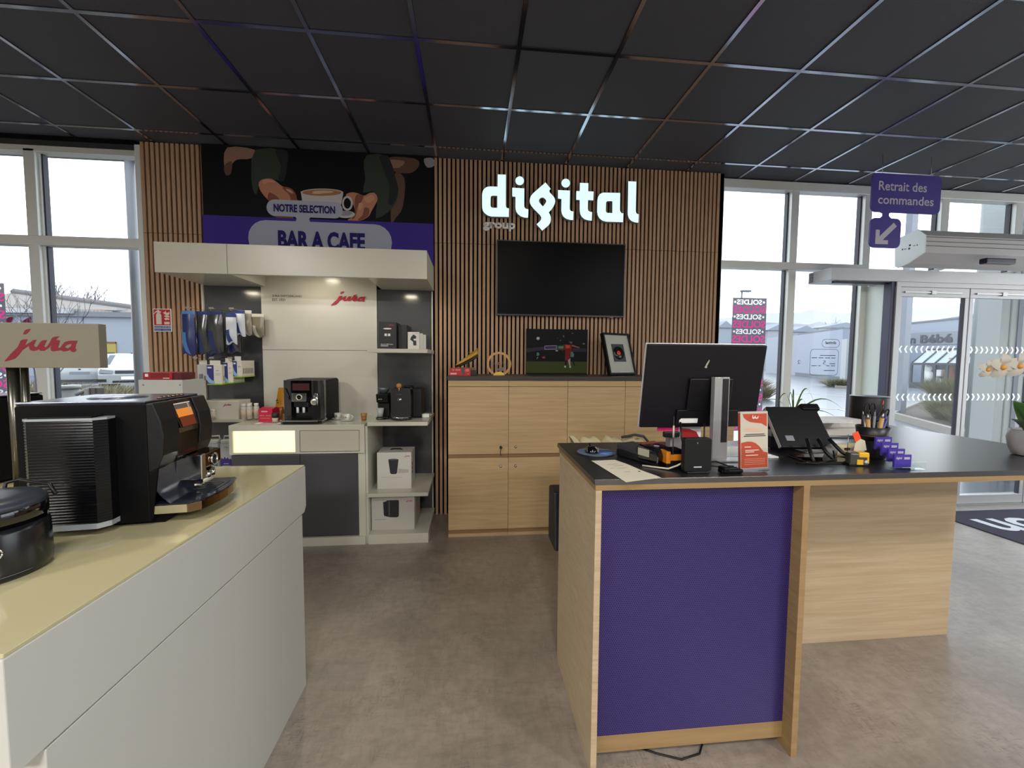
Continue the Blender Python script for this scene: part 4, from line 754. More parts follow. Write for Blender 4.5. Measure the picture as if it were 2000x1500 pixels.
b=B().grid(lambda u,v:shoe(.0+u,2*PI*v),16,16); obj('upper',b,GO,sh); obj('collar',B().tube([(-.010,3.535,ZC+.190),(.008,3.53,ZC+.196),(.03,3.535,ZC+.215),(.045,3.55,ZC+.230),(.03,3.565,ZC+.215),(.008,3.57,ZC+.196),(-.010,3.565,ZC+.190),(-.022,3.55,ZC+.197),(-.010,3.535,ZC+.190)],.005),GO,sh)
obj('sole',B().tube([(-.14,3.55,ZC+.078),(-.09,3.55,ZC+.090),(-.04,3.55,ZC+.112),(.01,3.55,ZC+.140),(.05,3.55,ZC+.172)],.011),GD,sh); sd=obj('stand',B().box(-.145,.035,3.52,3.60,ZC,ZC+.045,bev=.001).box(-.05,-.03,3.545,3.555,ZC+.045,ZC+.115),mat('stand_black','#17140f',.4),sh); obj('gold_band',B().box(-.14,.030,3.517,3.602,ZC+.045,ZC+.055).box(-.14,.030,3.517,3.602,ZC+.058,ZC+.066),mat('brass','#6f5a34',.35,metal=.6),sh)
# ring trophy
rt=thing('ring_trophy','round golden wooden ring trophy with clear engraved centre','trophy',(.235,3.60,ZC)); RC=(.236,3.60,ZC+.098)
b=B(); n=40
def arc(r,y): return [(RC[0]+r*math.cos(t),y,RC[2]+r*math.sin(t)) for t in [(-PI/2+.52)+(2*PI-1.04)*i/n for i in range(n+1)]]
for r0,r1_ in ((.088,.107),):
    o0,o1=arc(r1_,3.585),arc(r1_,3.615); i0,i1=arc(r0,3.585),arc(r0,3.615)
    for i in range(n): b.quad([o0[i],o0[i+1],i0[i+1],i0[i]]); b.quad([o1[i],o1[i+1],i1[i+1],i1[i]]); b.quad([o0[i],o0[i+1],o1[i+1],o1[i]]); b.quad([i0[i],i0[i+1],i1[i+1],i1[i]])
obj('ring',b,mat('gold_wood','#c08e58',.45,metal=.15),rt); obj('clear_disc',B().cyl((.236,3.598,RC[2]),.088,.004,'y',36),GLASS,rt)
eb=B(); 
for (x,z,w,h) in ((-.004,.0,.012,.016),(-.02,-.02,.006,.04),(.03,-.045,.03,.03),(-.05,.004,.02,.004),(.05,-.006,.02,.004),(0,-.05,.03,.02)): eb.box(.236+x-w/2,.236+x+w/2,3.5965,3.598,RC[2]+z-h/2,RC[2]+z+h/2)
obj('engraving',eb,mat('engraving_grey','#6f6560',.5),rt); obj('red_figure',B().lathe([(.012,0),(.012,-.001),(0,-.001)],(.234,3.5962,RC[2]+.006),14,0,'y'),mat('fig_red','#9c4a44',.5),rt)
obj('gold_foot',B().prism([(.236+.05*math.cos(t),ZC+.03*math.sin(t)) for t in [PI*i/12 for i in range(13)]],'y',3.575,3.584),mat('bright_gold','#d8b659',.3,metal=.5),rt)
# football picture
fp=thing('football_picture','dark stadium picture with a player in red, leaning on the slats','picture',(.81,3.86,ZC)); Yp=3.85
xa,xb,za,zb_=.512,1.103,ZC+.001,1.782
obj('panel',B().box(xa,xb,Yp,3.87,za,zb_),mat('pic_night','#0a0a10',.5,spec=.15,var=((60,60,60),.12,3,'#050508')),fp)
def fq(*P): return px_loops([[(u_,v_) for u_,v_ in P]],Yp,14.2857,1020,635)
pm=lambda n,c: mat('pic_'+n,c,.55,spec=.15)
it=[([rectl(xa+.002,xb-.002,za+.012,1.475)],pm('grass','#39421f'),0),(fq((120,650),(620,600),(620,690),(120,760)),pm('ads','#2c2838'),0),(fq((1400,640),(1780,655),(1780,750),(1400,740)),pm('ads','#2c2838'),0),(fq((620,575),(960,565),(960,680),(620,685)),pm('frame','#8d86a0'),0),(fq((635,590),(945,582),(945,662),(635,668)),pm('adv','#3a2f52'),0),(fq((965,570),(1160,560),(1150,690),(970,690)),pm('adg','#2c4236'),0),(fq((1010,595),(1150,590),(1150,650),(1010,650)),pm('adg2','#5a7a66'),0),
 ([[(lambda q:(q.x,q.z))(atY(1020+(440+45*math.cos(t))/14.2857,635+(370+42*math.sin(t))/14.2857,Yp)) for t in [2*PI*i/16 for i in range(16)]]],pm('ball','#a9a9b2'),0),
 (fq((1160,540),(1380,550),(1380,640),(1370,800),(1330,930),(1250,990),(1190,1010),(1190,900),(1200,700),(1160,680),(1110,730),(1100,700),(1160,640)),pm('shirt','#6b1a1c'),0),(fq((1200,550),(1330,560),(1330,640),(1220,650)),pm('shirt2','#b0452a'),0),(fq((1380,555),(1440,565),(1600,620),(1590,640),(1420,600),(1380,590)),pm('arm','#8d5a56'),0),
 (fq((1190,1000),(1250,980),(1240,1090),(1210,1180),(1180,1180),(1190,1080)),pm('leg','#1a1416'),0),(fq((1270,980),(1340,920),(1340,1060),(1350,1150),(1310,1150),(1290,1060)),pm('sock','#9a8f92'),0),(fq((1170,1130),(1215,1130),(1215,1190),(1170,1180)),pm('boot','#a8b39a'),0),(fq((1310,1150),(1360,1150),(1350,1195),(1310,1190)),pm('boot','#a8b39a'),0),
 (fq((1350,750),(1400,740),(1445,820),(1430,890),(1350,890)),pm('teal','#4d7272'),0),(fq((1360,890),(1430,890),(1440,1020),(1470,1140),(1440,1130),(1400,1020),(1370,980)),pm('dark','#0f1116'),0),(fq((400,770),(450,760),(480,820),(450,860),(400,850)),pm('teal','#4d7272'),0),(fq((430,880),(440,890),(410,950),(400,930)),pm('sock','#9a8f92'),0),(fq((540,890),(640,870),(630,930),(570,930)),pm('flag','#8f3b42'),0),(fq((930,700),(990,700),(990,730),(930,730)),pm('ball','#a9a9b2'),0),
 (fq((1130,290),(1170,290),(1165,340),(1135,340)),pm('fan','#5d6070'),0),(fq((1680,500),(1740,500),(1740,540),(1680,540)),pm('fan','#5d6070'),0),(fq((1040,420),(1085,415),(1080,435),(1040,440)),pm('fan','#5d6070'),0),(fq((1370,220),(1420,220),(1420,240),(1370,240)),pm('fan','#5d6070'),0),(fq((960,350),(1000,360),(990,385),(965,380)),pm('fan2','#30304a'),0),(fq((1300,450),(1400,460),(1380,530),(1310,500)),pm('head','#4a4c5c'),0)]
multiY('print',it,Yp-.0006,fp,.0003)
# framed vinyl record, turned and leaning
fr=thing('framed_record','black framed vinyl record with orange label leaning on the slats','picture',(0,0,0))
cx_=1.40; fw,fh=.315,.40
FRM=mat('frame_black','#0e0e11',.3)
obj('frame',B().box(-fw/2,fw/2,-.012,.028,0,.018).box(-fw/2,fw/2,-.012,.028,fh-.018,fh).box(-fw/2,-fw/2+.016,-.012,.028,.018,fh-.018).box(fw/2-.016,fw/2,-.012,.028,.018,fh-.018).box(-fw/2+.01,fw/2-.01,.02,.028,.01,fh-.01),FRM,fr,local=True)
obj('mount_board',B().box(-fw/2+.016,fw/2-.016,.0,.006,.018,fh-.018),mat('passepartout','#a5a69d',.6),fr,local=True); k=dict(local=True)
obj('sleeve',B().box(-.075,.070,-.002,.0,.125,.295),mat('sleeve_dark','#34363f',.5),fr,**k); rv=obj('record',B().lathe([(.063,-.002),(.063,-.004),(.0,-.004)],(-.004,0,.208),36,0,'y'),mat('vinyl','#15151c',.25),fr,**k); obj('record_label',B().lathe([(.022,-.004),(.022,-.005),(.0,-.005)],(-.004,0,.208),24,0,'y'),mat('label_orange','#cf4a2c',.5),rv,**k); obj('caption',B().box(-.03,.09,-.002,.0,.024,.030),mat('caption_white','#b9b9b4',.5),fr,**k)
fr.location=(1.375,3.62,ZC+.006); fr.rotation_euler=(-.30,0,.38)
# ---------------- the desk ----------------
dk=thing('reception_desk','L-shaped oak reception desk with black top and purple perforated front','desk',(1.4,1.7,0))
TOPP=[(.42,1.345),(2.72,1.345),(2.72,2.48),(1.72,2.48),(1.72,1.965),(.42,1.965)]
obj('worktop',B().prism(TOPP,'z',1.06,1.08),BTOP,dk,bev=.0015)
obj('side_panel',B().box(.424,.446,1.345,1.925,0,1.04,bev=.001),OAKP,dk); obj('side_panel',B().box(1.198,1.222,1.345,1.925,0,1.04,bev=.001),OAKD,dk)
obj('top_rail',B().prism([(.424,1.347),(2.70,1.347),(2.70,2.46),(1.74,2.46),(1.74,1.945),(.424,1.945)],'z',1.04,1.0595),OAKD,dk)
obj('bottom_rail',B().box(.446,1.198,1.392,1.41,.035,.10,bev=.001),OAKD,dk)
# perforated sheet (hexagonal pattern of 4 mm holes, in the material)
PM=bpy.data.materials.new('perforated_purple'); PM.use_nodes=True; N=PM.node_tree.nodes; L=PM.node_tree.links; p=N['Principled BSDF']; t=N.new('ShaderNodeTexCoord'); sp_=N.new('ShaderNodeSeparateXYZ'); L.new(t.outputs['Object'],sp_.inputs[0])
def mth(op,a,b=None,c=None):
    n=N.new('ShaderNodeMath'); n.operation=op
    for i,v in enumerate((a,b,c)):
        if v is None: continue
        if isinstance(v,(int,float)): n.inputs[i].default_value=v
        else: L.new(v,n.inputs[i])
    return n.outputs[0]
def dist(ox,oz):
    ax=mth('SUBTRACT',mth('FRACT',mth('ADD',mth('DIVIDE',sp_.outputs[0],.0085),100+ox)),.5); az=mth('MULTIPLY',mth('SUBTRACT',mth('FRACT',mth('ADD',mth('DIVIDE',sp_.outputs[2],.0085*1.732),100+oz)),.5),1.732)
    return mth('SQRT',mth('ADD',mth('MULTIPLY',ax,ax),mth('MULTIPLY',az,az)))
dd=mth('MINIMUM',dist(0,0),dist(.5,.5)); hole=mth('LESS_THAN',dd,.27)
mx=N.new('ShaderNodeMixRGB'); L.new(hole,mx.inputs[0]); mx.inputs[1].default_value=lin('#3a2d72'); mx.inputs[2].default_value=lin('#0f0a22'); L.new(mx.outputs[0],p.inputs['Base Color']); p.inputs['Roughness'].default_value=.33; p.inputs['Metallic'].default_value=.25
obj('perforated_sheet',B().box(.446,1.198,1.393,1.396,.10,1.04),PM,dk); obj('backing',B().box(.446,1.198,1.40,1.41,.10,1.04),BLKM,dk)
obj('modesty_panel',B().box(1.222,2.598,1.915,1.937,0,1.04,bev=.001),OAKP,dk); obj('return_panel',B().box(1.76,2.45,2.42,2.44,0,1.04),OAKP,dk)
cb=obj('floor_cable',B().tube([(.62,1.44,.004),(.70,1.40,.004),(.78,1.37,.004),(.86,1.385,.004),(.90,1.43,.004),(.92,1.5,.004)],.0035),BLK); tag(cb,'black cable on the floor under the purple front','cable')
ZD=1.0805
def yaw(o,a): o.rotation_euler[2]=a
# monitor (seen from behind)
mo=thing('monitor','large black desktop monitor seen from behind on a silver stand','monitor',(.99,1.60,ZD)); SIL=mat('silver_stand','#a7a6a8',.35,metal=.4); k=dict(local=True)
MB=mat('monitor_black','#0d0c13',.5,spec=.25)
w=.262
def tl(b):
    T_=Matrix.Translation((0,.045,.30))@Matrix.Rotation(.17,4,'X')@Matrix.Translation((0,-.045,-.30))
    for v in b.b.verts: v.co=T_@v.co
    return b
obj('screen_shell',tl(B().box(-w+.004,w-.006,.035,.052,.125,.478,bev=.004)),MB,mo,**k); obj('silver_edge',tl(B().box(-w,w-.002,.052,.058,.121,.482,bev=.002)),mat('silver_trim','#c3c4ca',.3,metal=.5),mo,**k)
obj('rear_hub',tl(B().box(-.07,.12,.022,.035,.20,.34,bev=.004).box(-.11,.17,.024,.035,.135,.205,bev=.003)),mat('monitor_black2','#08080c',.4,spec=.3),mo,**k)
st=obj('stand_column',B().box(.020,.0485,-.012,.015,.006,.343,bev=.002).box(.0485,.085,-.010,.015,.006,.343,bev=.001),SIL,mo,**k); obj('column_slot',B().box(.055,.080,-.0125,-.010,.075,.336),mat('slot_dark','#17151c',.4),st,**k)
obj('stand_foot',B().prism([(-.12,-.03),(.20,-.06),(.20,.055),(-.12,.055)],'z',0,.006),SIL,mo,bev=.001,**k)
obj('brand_mark',tl(B().prism([(-.008,.385),(-.002,.40),(.008,.418),(.010,.412),(.001,.390),(.004,.384),(-.003,.382)],'y',.0335,.035)),mat('mark_silver','#c9c7b8',.3,metal=.6),mo,**k)
obj('rating_label',tl(B().prism([(-.095,.148),(-.015,.148),(-.015,.168),(-.088,.168),(-.096,.161)],'y',.0225,.024)),WPR,mo,**k); obj('rear_cable',B().tube([(-.105,.02,.155),(-.11,.0,.10),(-.10,-.02,.02)],.004),BLK,mo,**k); obj('rear_cable',B().tube([(.0,.02,.15),(-.005,.01,.08),(.01,.03,.01)],.003),BLK,mo,**k)
mo.location=(.965,1.585,ZD)
# router / dock
P0=atZ(1337,925,ZD); P1=atZ(1388,924,ZD)
ro=thing('network_box','upright black network box with two stubby aerials in front of the monitor','router',((P0.x+P1.x)/2,1.40,ZD)); obj('body',B().prism([(x,z+ZD+.006) for x,z in rrect(P0.x-.001,P1.x+.002,0,.122,.008)],'y',1.394,1.42),mat('router_black','#0e1013',.5,spec=.3),ro,bev=.002); obj('foot',B().box(P0.x+.008,P1.x-.006,1.388,1.43,ZD,ZD+.007,bev=.002),BLK,ro); obj('name_mark',B().box(P0.x+.035,P1.x-.035,1.3928,1.394,ZD+.021,ZD+.025),mat('pale_print','#b8bfcc',.5),ro); obj('indicator',B().box(P0.x+.045,P0.x+.048,1.3928,1.394,ZD+.108,ZD+.114),mat('grey_print','#7a7c85',.6),ro)
obj('side_buttons',B().box(P1.x+.002,P1.x+.004,1.40,1.41,ZD+.055,ZD+.062).box(P1.x+.002,P1.x+.004,1.40,1.41,ZD+.068,ZD+.075),mat('grey_print','#7a7c85',.6),ro)
obj('aerial',B().tube([(P0.x-.012,1.46,ZD+.0),(P0.x-.012,1.46,ZD+.20)],.0022),mat('aerial_black','#26262c',.4),ro); obj('aerial_tip',B().tube([(P0.x-.012,1.4595,ZD+.12),(P0.x-.012,1.4595,ZD+.165)],.0035),mat('pale_print2','#b9b2a0',.5),ro)
# flyer holder
fl=thing('flyer_holder','clear holder with an orange and white flyer near the desk edge','holder',(0,0,0)); k=dict(local=True); OR=mat('flyer_orange','#ac4026',.5); FC=mat('flyer_cream','#b9b2a4',.5); CL=mat('clear_acrylic','#fbfdfd',.05,trans=0)
W_=.120; Hh=.222
def fz(P,c,s=0): return ([P],c,s)
obj('flyer_stack',B().box(-W_/2,W_/2,.0,.012,.010,Hh),FC,fl,**k); obj('flyer_spine',B().box(-W_/2-.0006,-W_/2,.001,.011,.012,Hh-.006),OR,fl,**k)
X=lambda u:-W_/2+.002+(W_-.004)*u
Zf=lambda v:.012+(Hh-.016)*v
it=[([[(X(.06),Zf(.98)),(X(.98),Zf(.98)),(X(.98),Zf(.74)),(X(.9),Zf(.76)),(X(.78),Zf(.80)),(X(.55),Zf(.815)),(X(.35),Zf(.83)),(X(.2),Zf(.87)),(X(.1),Zf(.92))]],OR,0),
 ([[(X(.0),Zf(.0)),(X(1),Zf(0)),(X(1),Zf(.27)),(X(.86),Zf(.28)),(X(.80),Zf(.31)),(X(.7),Zf(.38)),(X(.55),Zf(.445)),(X(.4),Zf(.475)),(X(.22),Zf(.48)),(X(.0),Zf(.46))]],OR,0)]
LG=mat('flyer_line','#e3cdbd',.5); PE=mat('flyer_peach','#e2a183',.5)
for v,a,b_,c in ((.70,.12,.72,PE),(.665,.18,.78,PE),(.60,.16,.88,DARKT),(.57,.10,.92,DARKT),(.375,.12,.36,LG),(.315,.14,.66,LG),(.285,.14,.48,LG),(.225,.16,.62,LG)): it.append(([rectl(X(a),X(b_),Zf(v),Zf(v+.014))],c,0))
for v in (.16,.13,.10,.065): it.append(([rectl(X(.1),X(.88),Zf(v),Zf(v+.006))],PE,0))
it.append(([[(X(.40),Zf(.93)),(X(.43),Zf(.965)),(X(.44),Zf(.93)),(X(.45),Zf(.905)),(X(.49),Zf(.93)),(X(.52),Zf(.955)),(X(.53),Zf(.92)),(X(.58),Zf(.905)),(X(.63),Zf(.945)),(X(.64),Zf(.915)),(X(.60),Zf(.888)),(X(.54),Zf(.888)),(X(.50),Zf(.90)),(X(.45),Zf(.885)),(X(.40),Zf(.90))]],LG,0))
multiY('printed_front',it,-.0004,fl,.0002,local=True)
obj('acrylic_pocket',B().box(-W_/2-.004,W_/2+.004,-.006,-.0045,.0,.085).box(-W_/2-.004,-W_/2-.0025,-.006,.05,0,.085).box(W_/2+.0025,W_/2+.004,-.006,.05,0,.085).box(-W_/2-.004,W_/2+.004,-.006,.055,0,.003),CL,fl,**k)
fl.location=(1.050,1.408,ZD); fl.rotation_euler=(-.06,0,.12)
# telephone-like touch terminal seen from behind
ph=thing('touch_terminal','black touch screen till tilted on its stand, seen from behind','till',(1.36,1.60,ZD)); q0,q1=(1.02,1.30)
T=Matrix.Translation((1.345,1.60,ZD+.01))@Matrix.Rotation(-.08,4,'Z')@Matrix.Rotation(math.radians(-38),4,'X')
def sb(b,nm,m_,par,bev=0):
    for v in b.b.verts: v.co=T@v.co
    return obj(nm,b,m_,par,bev=bev)
sb(B().box(-.100,.130,-.012,.012,.03,.235),'panel',mat('till_black','#0b0b10',.4,spec=.35),ph,.004); sb(B().box(-.098,.128,.012,.016,.035,.232),'screen_glass',GLOSSB,ph); sb(B().box(.06,.145,-.02,.02,.215,.25),'card_slot_head',BLKM,ph,.008); sb(B().box(-.103,-.100,-.006,.010,.035,.232),'silver_side',SIL,ph)
sb(B().box(-.07,-.035,-.014,-.012,.06,.085),'rating_label',mat('grey_print','#7a7c85',.6),ph)
for sx_ in (-.03,.02,.07): obj('stand_arm',B().tube([(1.345+sx_,1.57,ZD+.085),(1.345+sx_*1.4,1.535,ZD+.035),(1.345+sx_*1.9,1.50,ZD+.006)],.007),BLK,ph)
obj('stand_foot',B().prism([(1.25,1.49),(1.44,1.47),(1.46,1.50),(1.44,1.62),(1.27,1.62)],'z',ZD,ZD+.010),GLOSSB,ph,bev=.003); obj('cable',B().tube([(1.21,1.50,ZD+.004),(1.28,1.475,ZD+.006),(1.36,1.48,ZD+.02),(1.37,1.50,ZD+.05)],.003),BLK,ph)
ph.location.x+=.085
# pen pot
pp_=thing('pen_pot','black pot full of pens and scissors','pot',(1.715,1.575,ZD)); PC=(1.712,1.580,ZD); obj('pot',B().lathe([(.040,0),(.048,.004),(.052,.09),(.060,.135),(.057,.135),(.045,.01),(0,.01)],PC,28),mat('pot_black','#17161b',.4),pp_); obj('trim_line',B().lathe([(.0535,.095),(.0545,.098)],PC,28),mat('trim_copper','#6a4536',.4),pp_)
rnd=random.Random(3)
def pen(nm,lab,ax,ay,h,m_,r=.004,cap=None,cat='pen',lean=.18,hh=None):
    b0=Vector((PC[0]+ax*.5,PC[1]+ay*.5,ZD+.015)); d=Vector((ax*lean/.03*.9,ay*lean/.03*.9,1)).normalized(); o=thing(nm,lab,cat,tuple(b0)); obj('barrel',B().tube([b0,b0+d*h],r),m_,o)
    obj('cap',B().tube([b0+d*(h*.98),b0+d*(h*1.0+.02)],r*.8,8,0,r*.4),cap or m_,o); return o
TAN=mat('tan_handle','#b58a55',.5); 
pen('marker','tan handled marker at the left of the pen pot',-.030,-.01,.155,TAN,.008,STEEL,'marker'); pen('marker','tan handled marker leaning right in the pen pot',.008,-.02,.160,TAN,.008,STEEL,'marker'); pen('pen','silver pen at the back left of the pen pot',-.022,.012,.165,STEEL,.004); pen('pen','grey pen in the middle of the pen pot',-.005,-.008,.165,mat('grey_print','#7a7c85',.6),.005)
pen('marker','dark brown marker between the tan ones',-.012,.018,.150,mat('pen_brown','#4a3020',.5),.006,None,'marker'); pen('pen','dark blue pen at the right of the pen pot',.028,-.012,.150,mat('pen_blue','#20307c',.4),.008); pen('marker','wide blue marker at the right of the pen pot',.035,.004,.150,mat('pen_blue','#20307c',.4),.011,None,'marker'); pen('pen','thin black and red pen leaning far right out of the pot',.040,.015,.215,mat('pen_red_black','#3a1a18',.4),.003,mat('toy_orange','#d8502a',.5),'pen',.2)
def sciss(x,y,h,lab,a):
    s_=thing('scissors',lab,'scissors',(x,y,ZD+.03)); 
    for sx_ in (-1,1):
        c0=Vector((x+sx_*.013+a*.03,y,ZD+h)); obj('handle_loop',B().tube([c0+Vector((.011*math.cos(t)*(1 if sx_>0 else 1)+a*.02*math.sin(t),0,.026*math.sin(t))) for t in [2*PI*i/16 for i in range(17)]],.003),BLK,s_)
    obj('blades',B().tube([(x,y,ZD+.03),(x+a*.02,y,ZD+h-.02)],.004),STEEL,s_)
sciss(1.712,1.60,.205,'black handled scissors, tallest in the pen pot',.1); sciss(1.745,1.588,.180,'black handled scissors leaning right in the pen pot',.6)
# tape measure
tm_=thing('tape_measure','black and yellow tape measure in front of the pen pot','tape measure',(1.52,1.46,ZD)); k=dict(local=True)
obj('case',B().box(-.034,.030,-.018,.018,.002,.052,bev=.008),mat('tape_grey','#3b3b36',.4),tm_,**k); obj('yellow_grip',B().box(-.004,.033,-.0195,.0195,.034,.0545,bev=.004).box(.026,.0335,-.019,.019,.01,.05,bev=.003).box(-.010,.012,-.0195,-.017,.006,.026),mat('tape_yellow','#d8a71c',.4),tm_,**k); obj('bumper',B().box(-.036,.032,-.017,.017,.0,.008,bev=.002),BLK,tm_,**k); obj('round_badge',B().lathe([(.007,-.0185),(.007,-.020),(0,-.020)],(.022,0,.018),14,0,'y'),mat('badge_pale','#a7b0b4',.4),tm_,**k)
tm_.location=(1.522,1.462,ZD); yaw(tm_,-.25)
# paper roll in bag, tag
pr=thing('paper_roll','wrapped cream paper roll in a clear bag behind the tape measure','roll',(1.55,1.60,ZD)); obj('roll',B().lathe([(.026,0),(.029,.004),(.029,.125),(.026,.129)],(1.49,1.60,ZD+.029),20,0,'x'),mat('roll_cream','#c9bf9f',.6),pr); obj('bag_end',B().lathe([(.028,0),(.024,-.02),(.010,-.035)],(1.492,1.60,ZD+.029),16,0,'x'),mat('bag_film','#c9cdd0',.2,trans=.35),pr); obj('label',B().box(1.52,1.545,1.568,1.571,ZD+.035,ZD+.045),mat('pen_brown','#4a3020',.5),pr)
tg=thing('card_tag','pale paper tag with orange flap leaning left of the pen pot','tag',(1.60,1.56,ZD)); obj('tag',B().prism([(1.565,ZD+.03),(1.625,ZD+.045),(1.615,ZD+.085),(1.59,ZD+.095),(1.572,ZD+.075)],'y',1.520,1.5215),mat('tag_cream','#c9c2aa',.6),tg); obj('orange_flap',B().prism([(1.572,ZD+.078),(1.596,ZD+.095),(1.580,ZD+.125),(1.556,ZD+.115)],'y',1.5190,1.5205),mat('neon_orange','#ea5226',.5),tg)
obj('pin',B().tube([(1.5485,1.53,ZD+.03),(1.5485,1.53,ZD+.11)],.0012),STEEL,tg)
pr.location.x+=.055
# card holder with four tiers
ch_=thing('card_holder','clear stepped holder with four purple card stacks at the desk front','card holder',(1.66,1.42,ZD)); VI=mat('card_violet','#3f2c96',.45)
for i in range(4):
    y=1.50-.033*i; q=atY(1727+12.5*i,854+11.5*i,y); x0=q.x; z1=q.z; z0=max(ZD+.004,z1-.050)
    c=obj('card_stack',B().box(x0-.036,x0+.036,y,y+.008,z0,z1,bev=.0005),VI,ch_); textY('lettering','digital',x0-.031,x0-.006,z1-.019,z1-.007,y-.0008,mat('card_silver','#a9a6b5',.5),c,.03); obj('small_print',B().box(x0+.004,x0+.028,y-.0008,y,z1-.018,z1-.009),mat('card_silver','#a9a6b5',.5),c)
    obj('acrylic_tier',B().box(x0-.040,x0+.040,y-.010,y-.0085,z0-.004,z0+.014).box(x0-.040,x0+.040,y-.010,y+.020,z0-.004,z0-.002),CL,ch_)
for xx in (1.60,1.715): obj('acrylic_side',B().prism([(1.385,ZD),(1.52,ZD),(1.52,ZD+.085),(1.385,ZD+.012)],'x',xx,xx+.0015),CL,ch_)
obj('acrylic_front',B().box(1.62,1.725,1.376,1.378,ZD,ZD+.03).box(1.62,1.725,1.376,1.40,ZD,ZD+.002),CL,ch_)
ch_.rotation_euler[2]=0
# mouse, pad, paper, reader, orange printer
mpad=obj('mouse_pad',B().lathe([(.085,0),(.086,.002),(.0,.003)],(.545,1.745,ZD),40),mat('pad_blue_black','#1e2636',.45)); tag(mpad,'round dark mouse pad with blue glow print at the desk corner','mouse pad')
obj('blue_print',B().lathe([(.082,.0031),(.078,.0032)],(.545,1.745,ZD),40),mat('pad_ring','#5c6f86',.5),mpad); obj('blue_print',B().lathe([(.045,.0033),(.0,.0034)],(.585,1.735,ZD),30),mat('pad_glow','#4f74b5',.5),mpad)
ms=thing('mouse','glossy black computer mouse on the round pad','mouse',(.525,1.735,ZD+.003)); obj('shell',B().sphere((.525,1.735,ZD+.006),.03,(1.0,1.25,.95),0,20,12),GLOSSB,ms)
for v in ms.children[0].data.vertices: v.co.z=max(v.co.z,0.0005)
obj('side_grip',B().sphere((.544,1.73,ZD+.012),.014,(.9,1.6,1.1)),mat('mouse_grey','#5a5b60',.3),ms); obj('wheel',B().cyl((.521,1.765,ZD+.032),.006,.006,'x'),BLKM,ms)
pa=thing('paper_sheet','cream paper sheet lying over the front left desk corner','paper',(.57,1.46,ZD)); b=B(); c4=[atZ(1155,900,ZD+.001),atZ(1201,898,ZD+.001),atZ(1292,934,ZD+.001),atZ(1223,942,ZD+.001)]
def fpaper(u_,v_):
    p=(c4[0]*(1-u_)+c4[1]*u_)*(1-v_)+(c4[3]*(1-u_)+c4[2]*u_)*v_; p.z=ZD+.0012+.002*math.sin(v_*5)**2*u_; return p
obj('sheet',b.grid(fpaper,6,14),mat('paper_cream','#ddd6c2',.7),pa); b=B()
for u0,u1,v in ((.3,.7,.25),(.45,.8,.33),(.2,.35,.42),(.4,.75,.45),(.4,.6,.62)):
    A0,A1,A2,A3=[fpaper(a,c)+Vector((0,0,.0006)) for a,c in ((u0,v),(u1,v),(u1,v+.012),(u0,v+.012))]; b.quad([A0,A1,A2,A3])
obj('faint_lines',b,mat('paper_grey','#a9a495',.7),pa); obj('black_dot',B().cyl(tuple(fpaper(.85,.66)+Vector((0,0,.0006))),.004,.0006),BLK,pa)
cr_=thing('card_reader','chunky black card payment reader with copper top beside the mouse pad','card reader',(.68,1.60,ZD)); k=dict(local=True)
obj('base',B().prism([(-.10,0),(.10,0),(.10,.028),(.03,.045),(-.10,.020)],'x',-.038,.040),BLK,cr_,bev=.005,**k); obj('keypad_wing',B().prism([(-.02,.022),(.095,.030),(.095,.05),(-.02,.042)],'x',-.04,.045),mat('reader_grey','#2a2a2e',.4),cr_,bev=.004,**k)
obj('printer_head',B().prism([(-.105,.012),(-.02,.012),(-.005,.048),(-.02,.068),(-.095,.058),(-.108,.04)],'x',-.044,.044),GLOSSB,cr_,bev=.004,**k); obj('copper_lid',B().box(-.038,.038,-.030,-.014,.0665,.070),mat('reader_copper','#6b2f1c',.3),cr_,**k); obj('ring_mark',B().lathe([(.010,.0),(.010,.0008),(.0075,.0008),(.0075,0)],(.0,-.062,.0635),20),mat('pale_print','#b8bfcc',.5),cr_,**k); obj('pale_side',B().box(-.046,-.043,-.07,-.02,.03,.055),mat('reader_pale','#a9a48f',.4),cr_,**k)
cr_.location=(.700,1.60,ZD); yaw(cr_,.40); cr_.scale=(1.12,1.12,1.12)
op=thing('label_printer','small orange and black label printer beside the card reader','printer',(.78,1.53,ZD)); OG=mat('printer_orange','#c8781c',.35); obj('body',B().box(-.034,.036,-.028,.028,.0,.060,bev=.003),BLK,op,**k); obj('orange_shell',B().box(-.036,.038,-.030,.030,.030,.055,bev=.003).box(-.037,-.020,-.031,.031,.020,.066,bev=.002),OG,op,**k); obj('lid',B().prism([(-.030,.055),(.036,.055),(.030,.073),(-.022,.073)],'y',-.026,.026),BLKM,op,bev=.003,**k); op.location=(.765,1.488,ZD); yaw(op,.05)
wc=obj('white_cable',B().tube([(.655,1.50,ZD+.004),(.69,1.475,ZD+.004),(.73,1.44,ZD+.006),(.76,1.435,ZD+.018),(.79,1.43,ZD+.035),(.815,1.44,ZD+.040),(.84,1.46,ZD+.038)],.0034),mat('cable_white','#bdb5a4',.5)); tag(wc,'white cable curving in front of the orange printer','cable')
bc=obj('black_cable',B().tube([(.87,1.44,ZD+.03),(.93,1.46,ZD+.026),(.97,1.45,ZD+.010),(.99,1.44,ZD+.010)],.003),BLK); tag(bc,'upper black cable running right from the network box','cable'); bc=obj('black_cable',B().tube([(.87,1.425,ZD+.02),(.95,1.42,ZD+.012),(.99,1.425,ZD+.010)],.003),BLK); tag(bc,'lower black cable running right from the network box','cable')
hs=obj('handset',B().box(.90,.985,1.375,1.405,ZD,ZD+.016,bev=.006).box(.905,.93,1.370,1.41,ZD+.004,ZD+.024,bev=.005),BLKM); tag(hs,'small black handheld lying left of the orange flyer','handset')
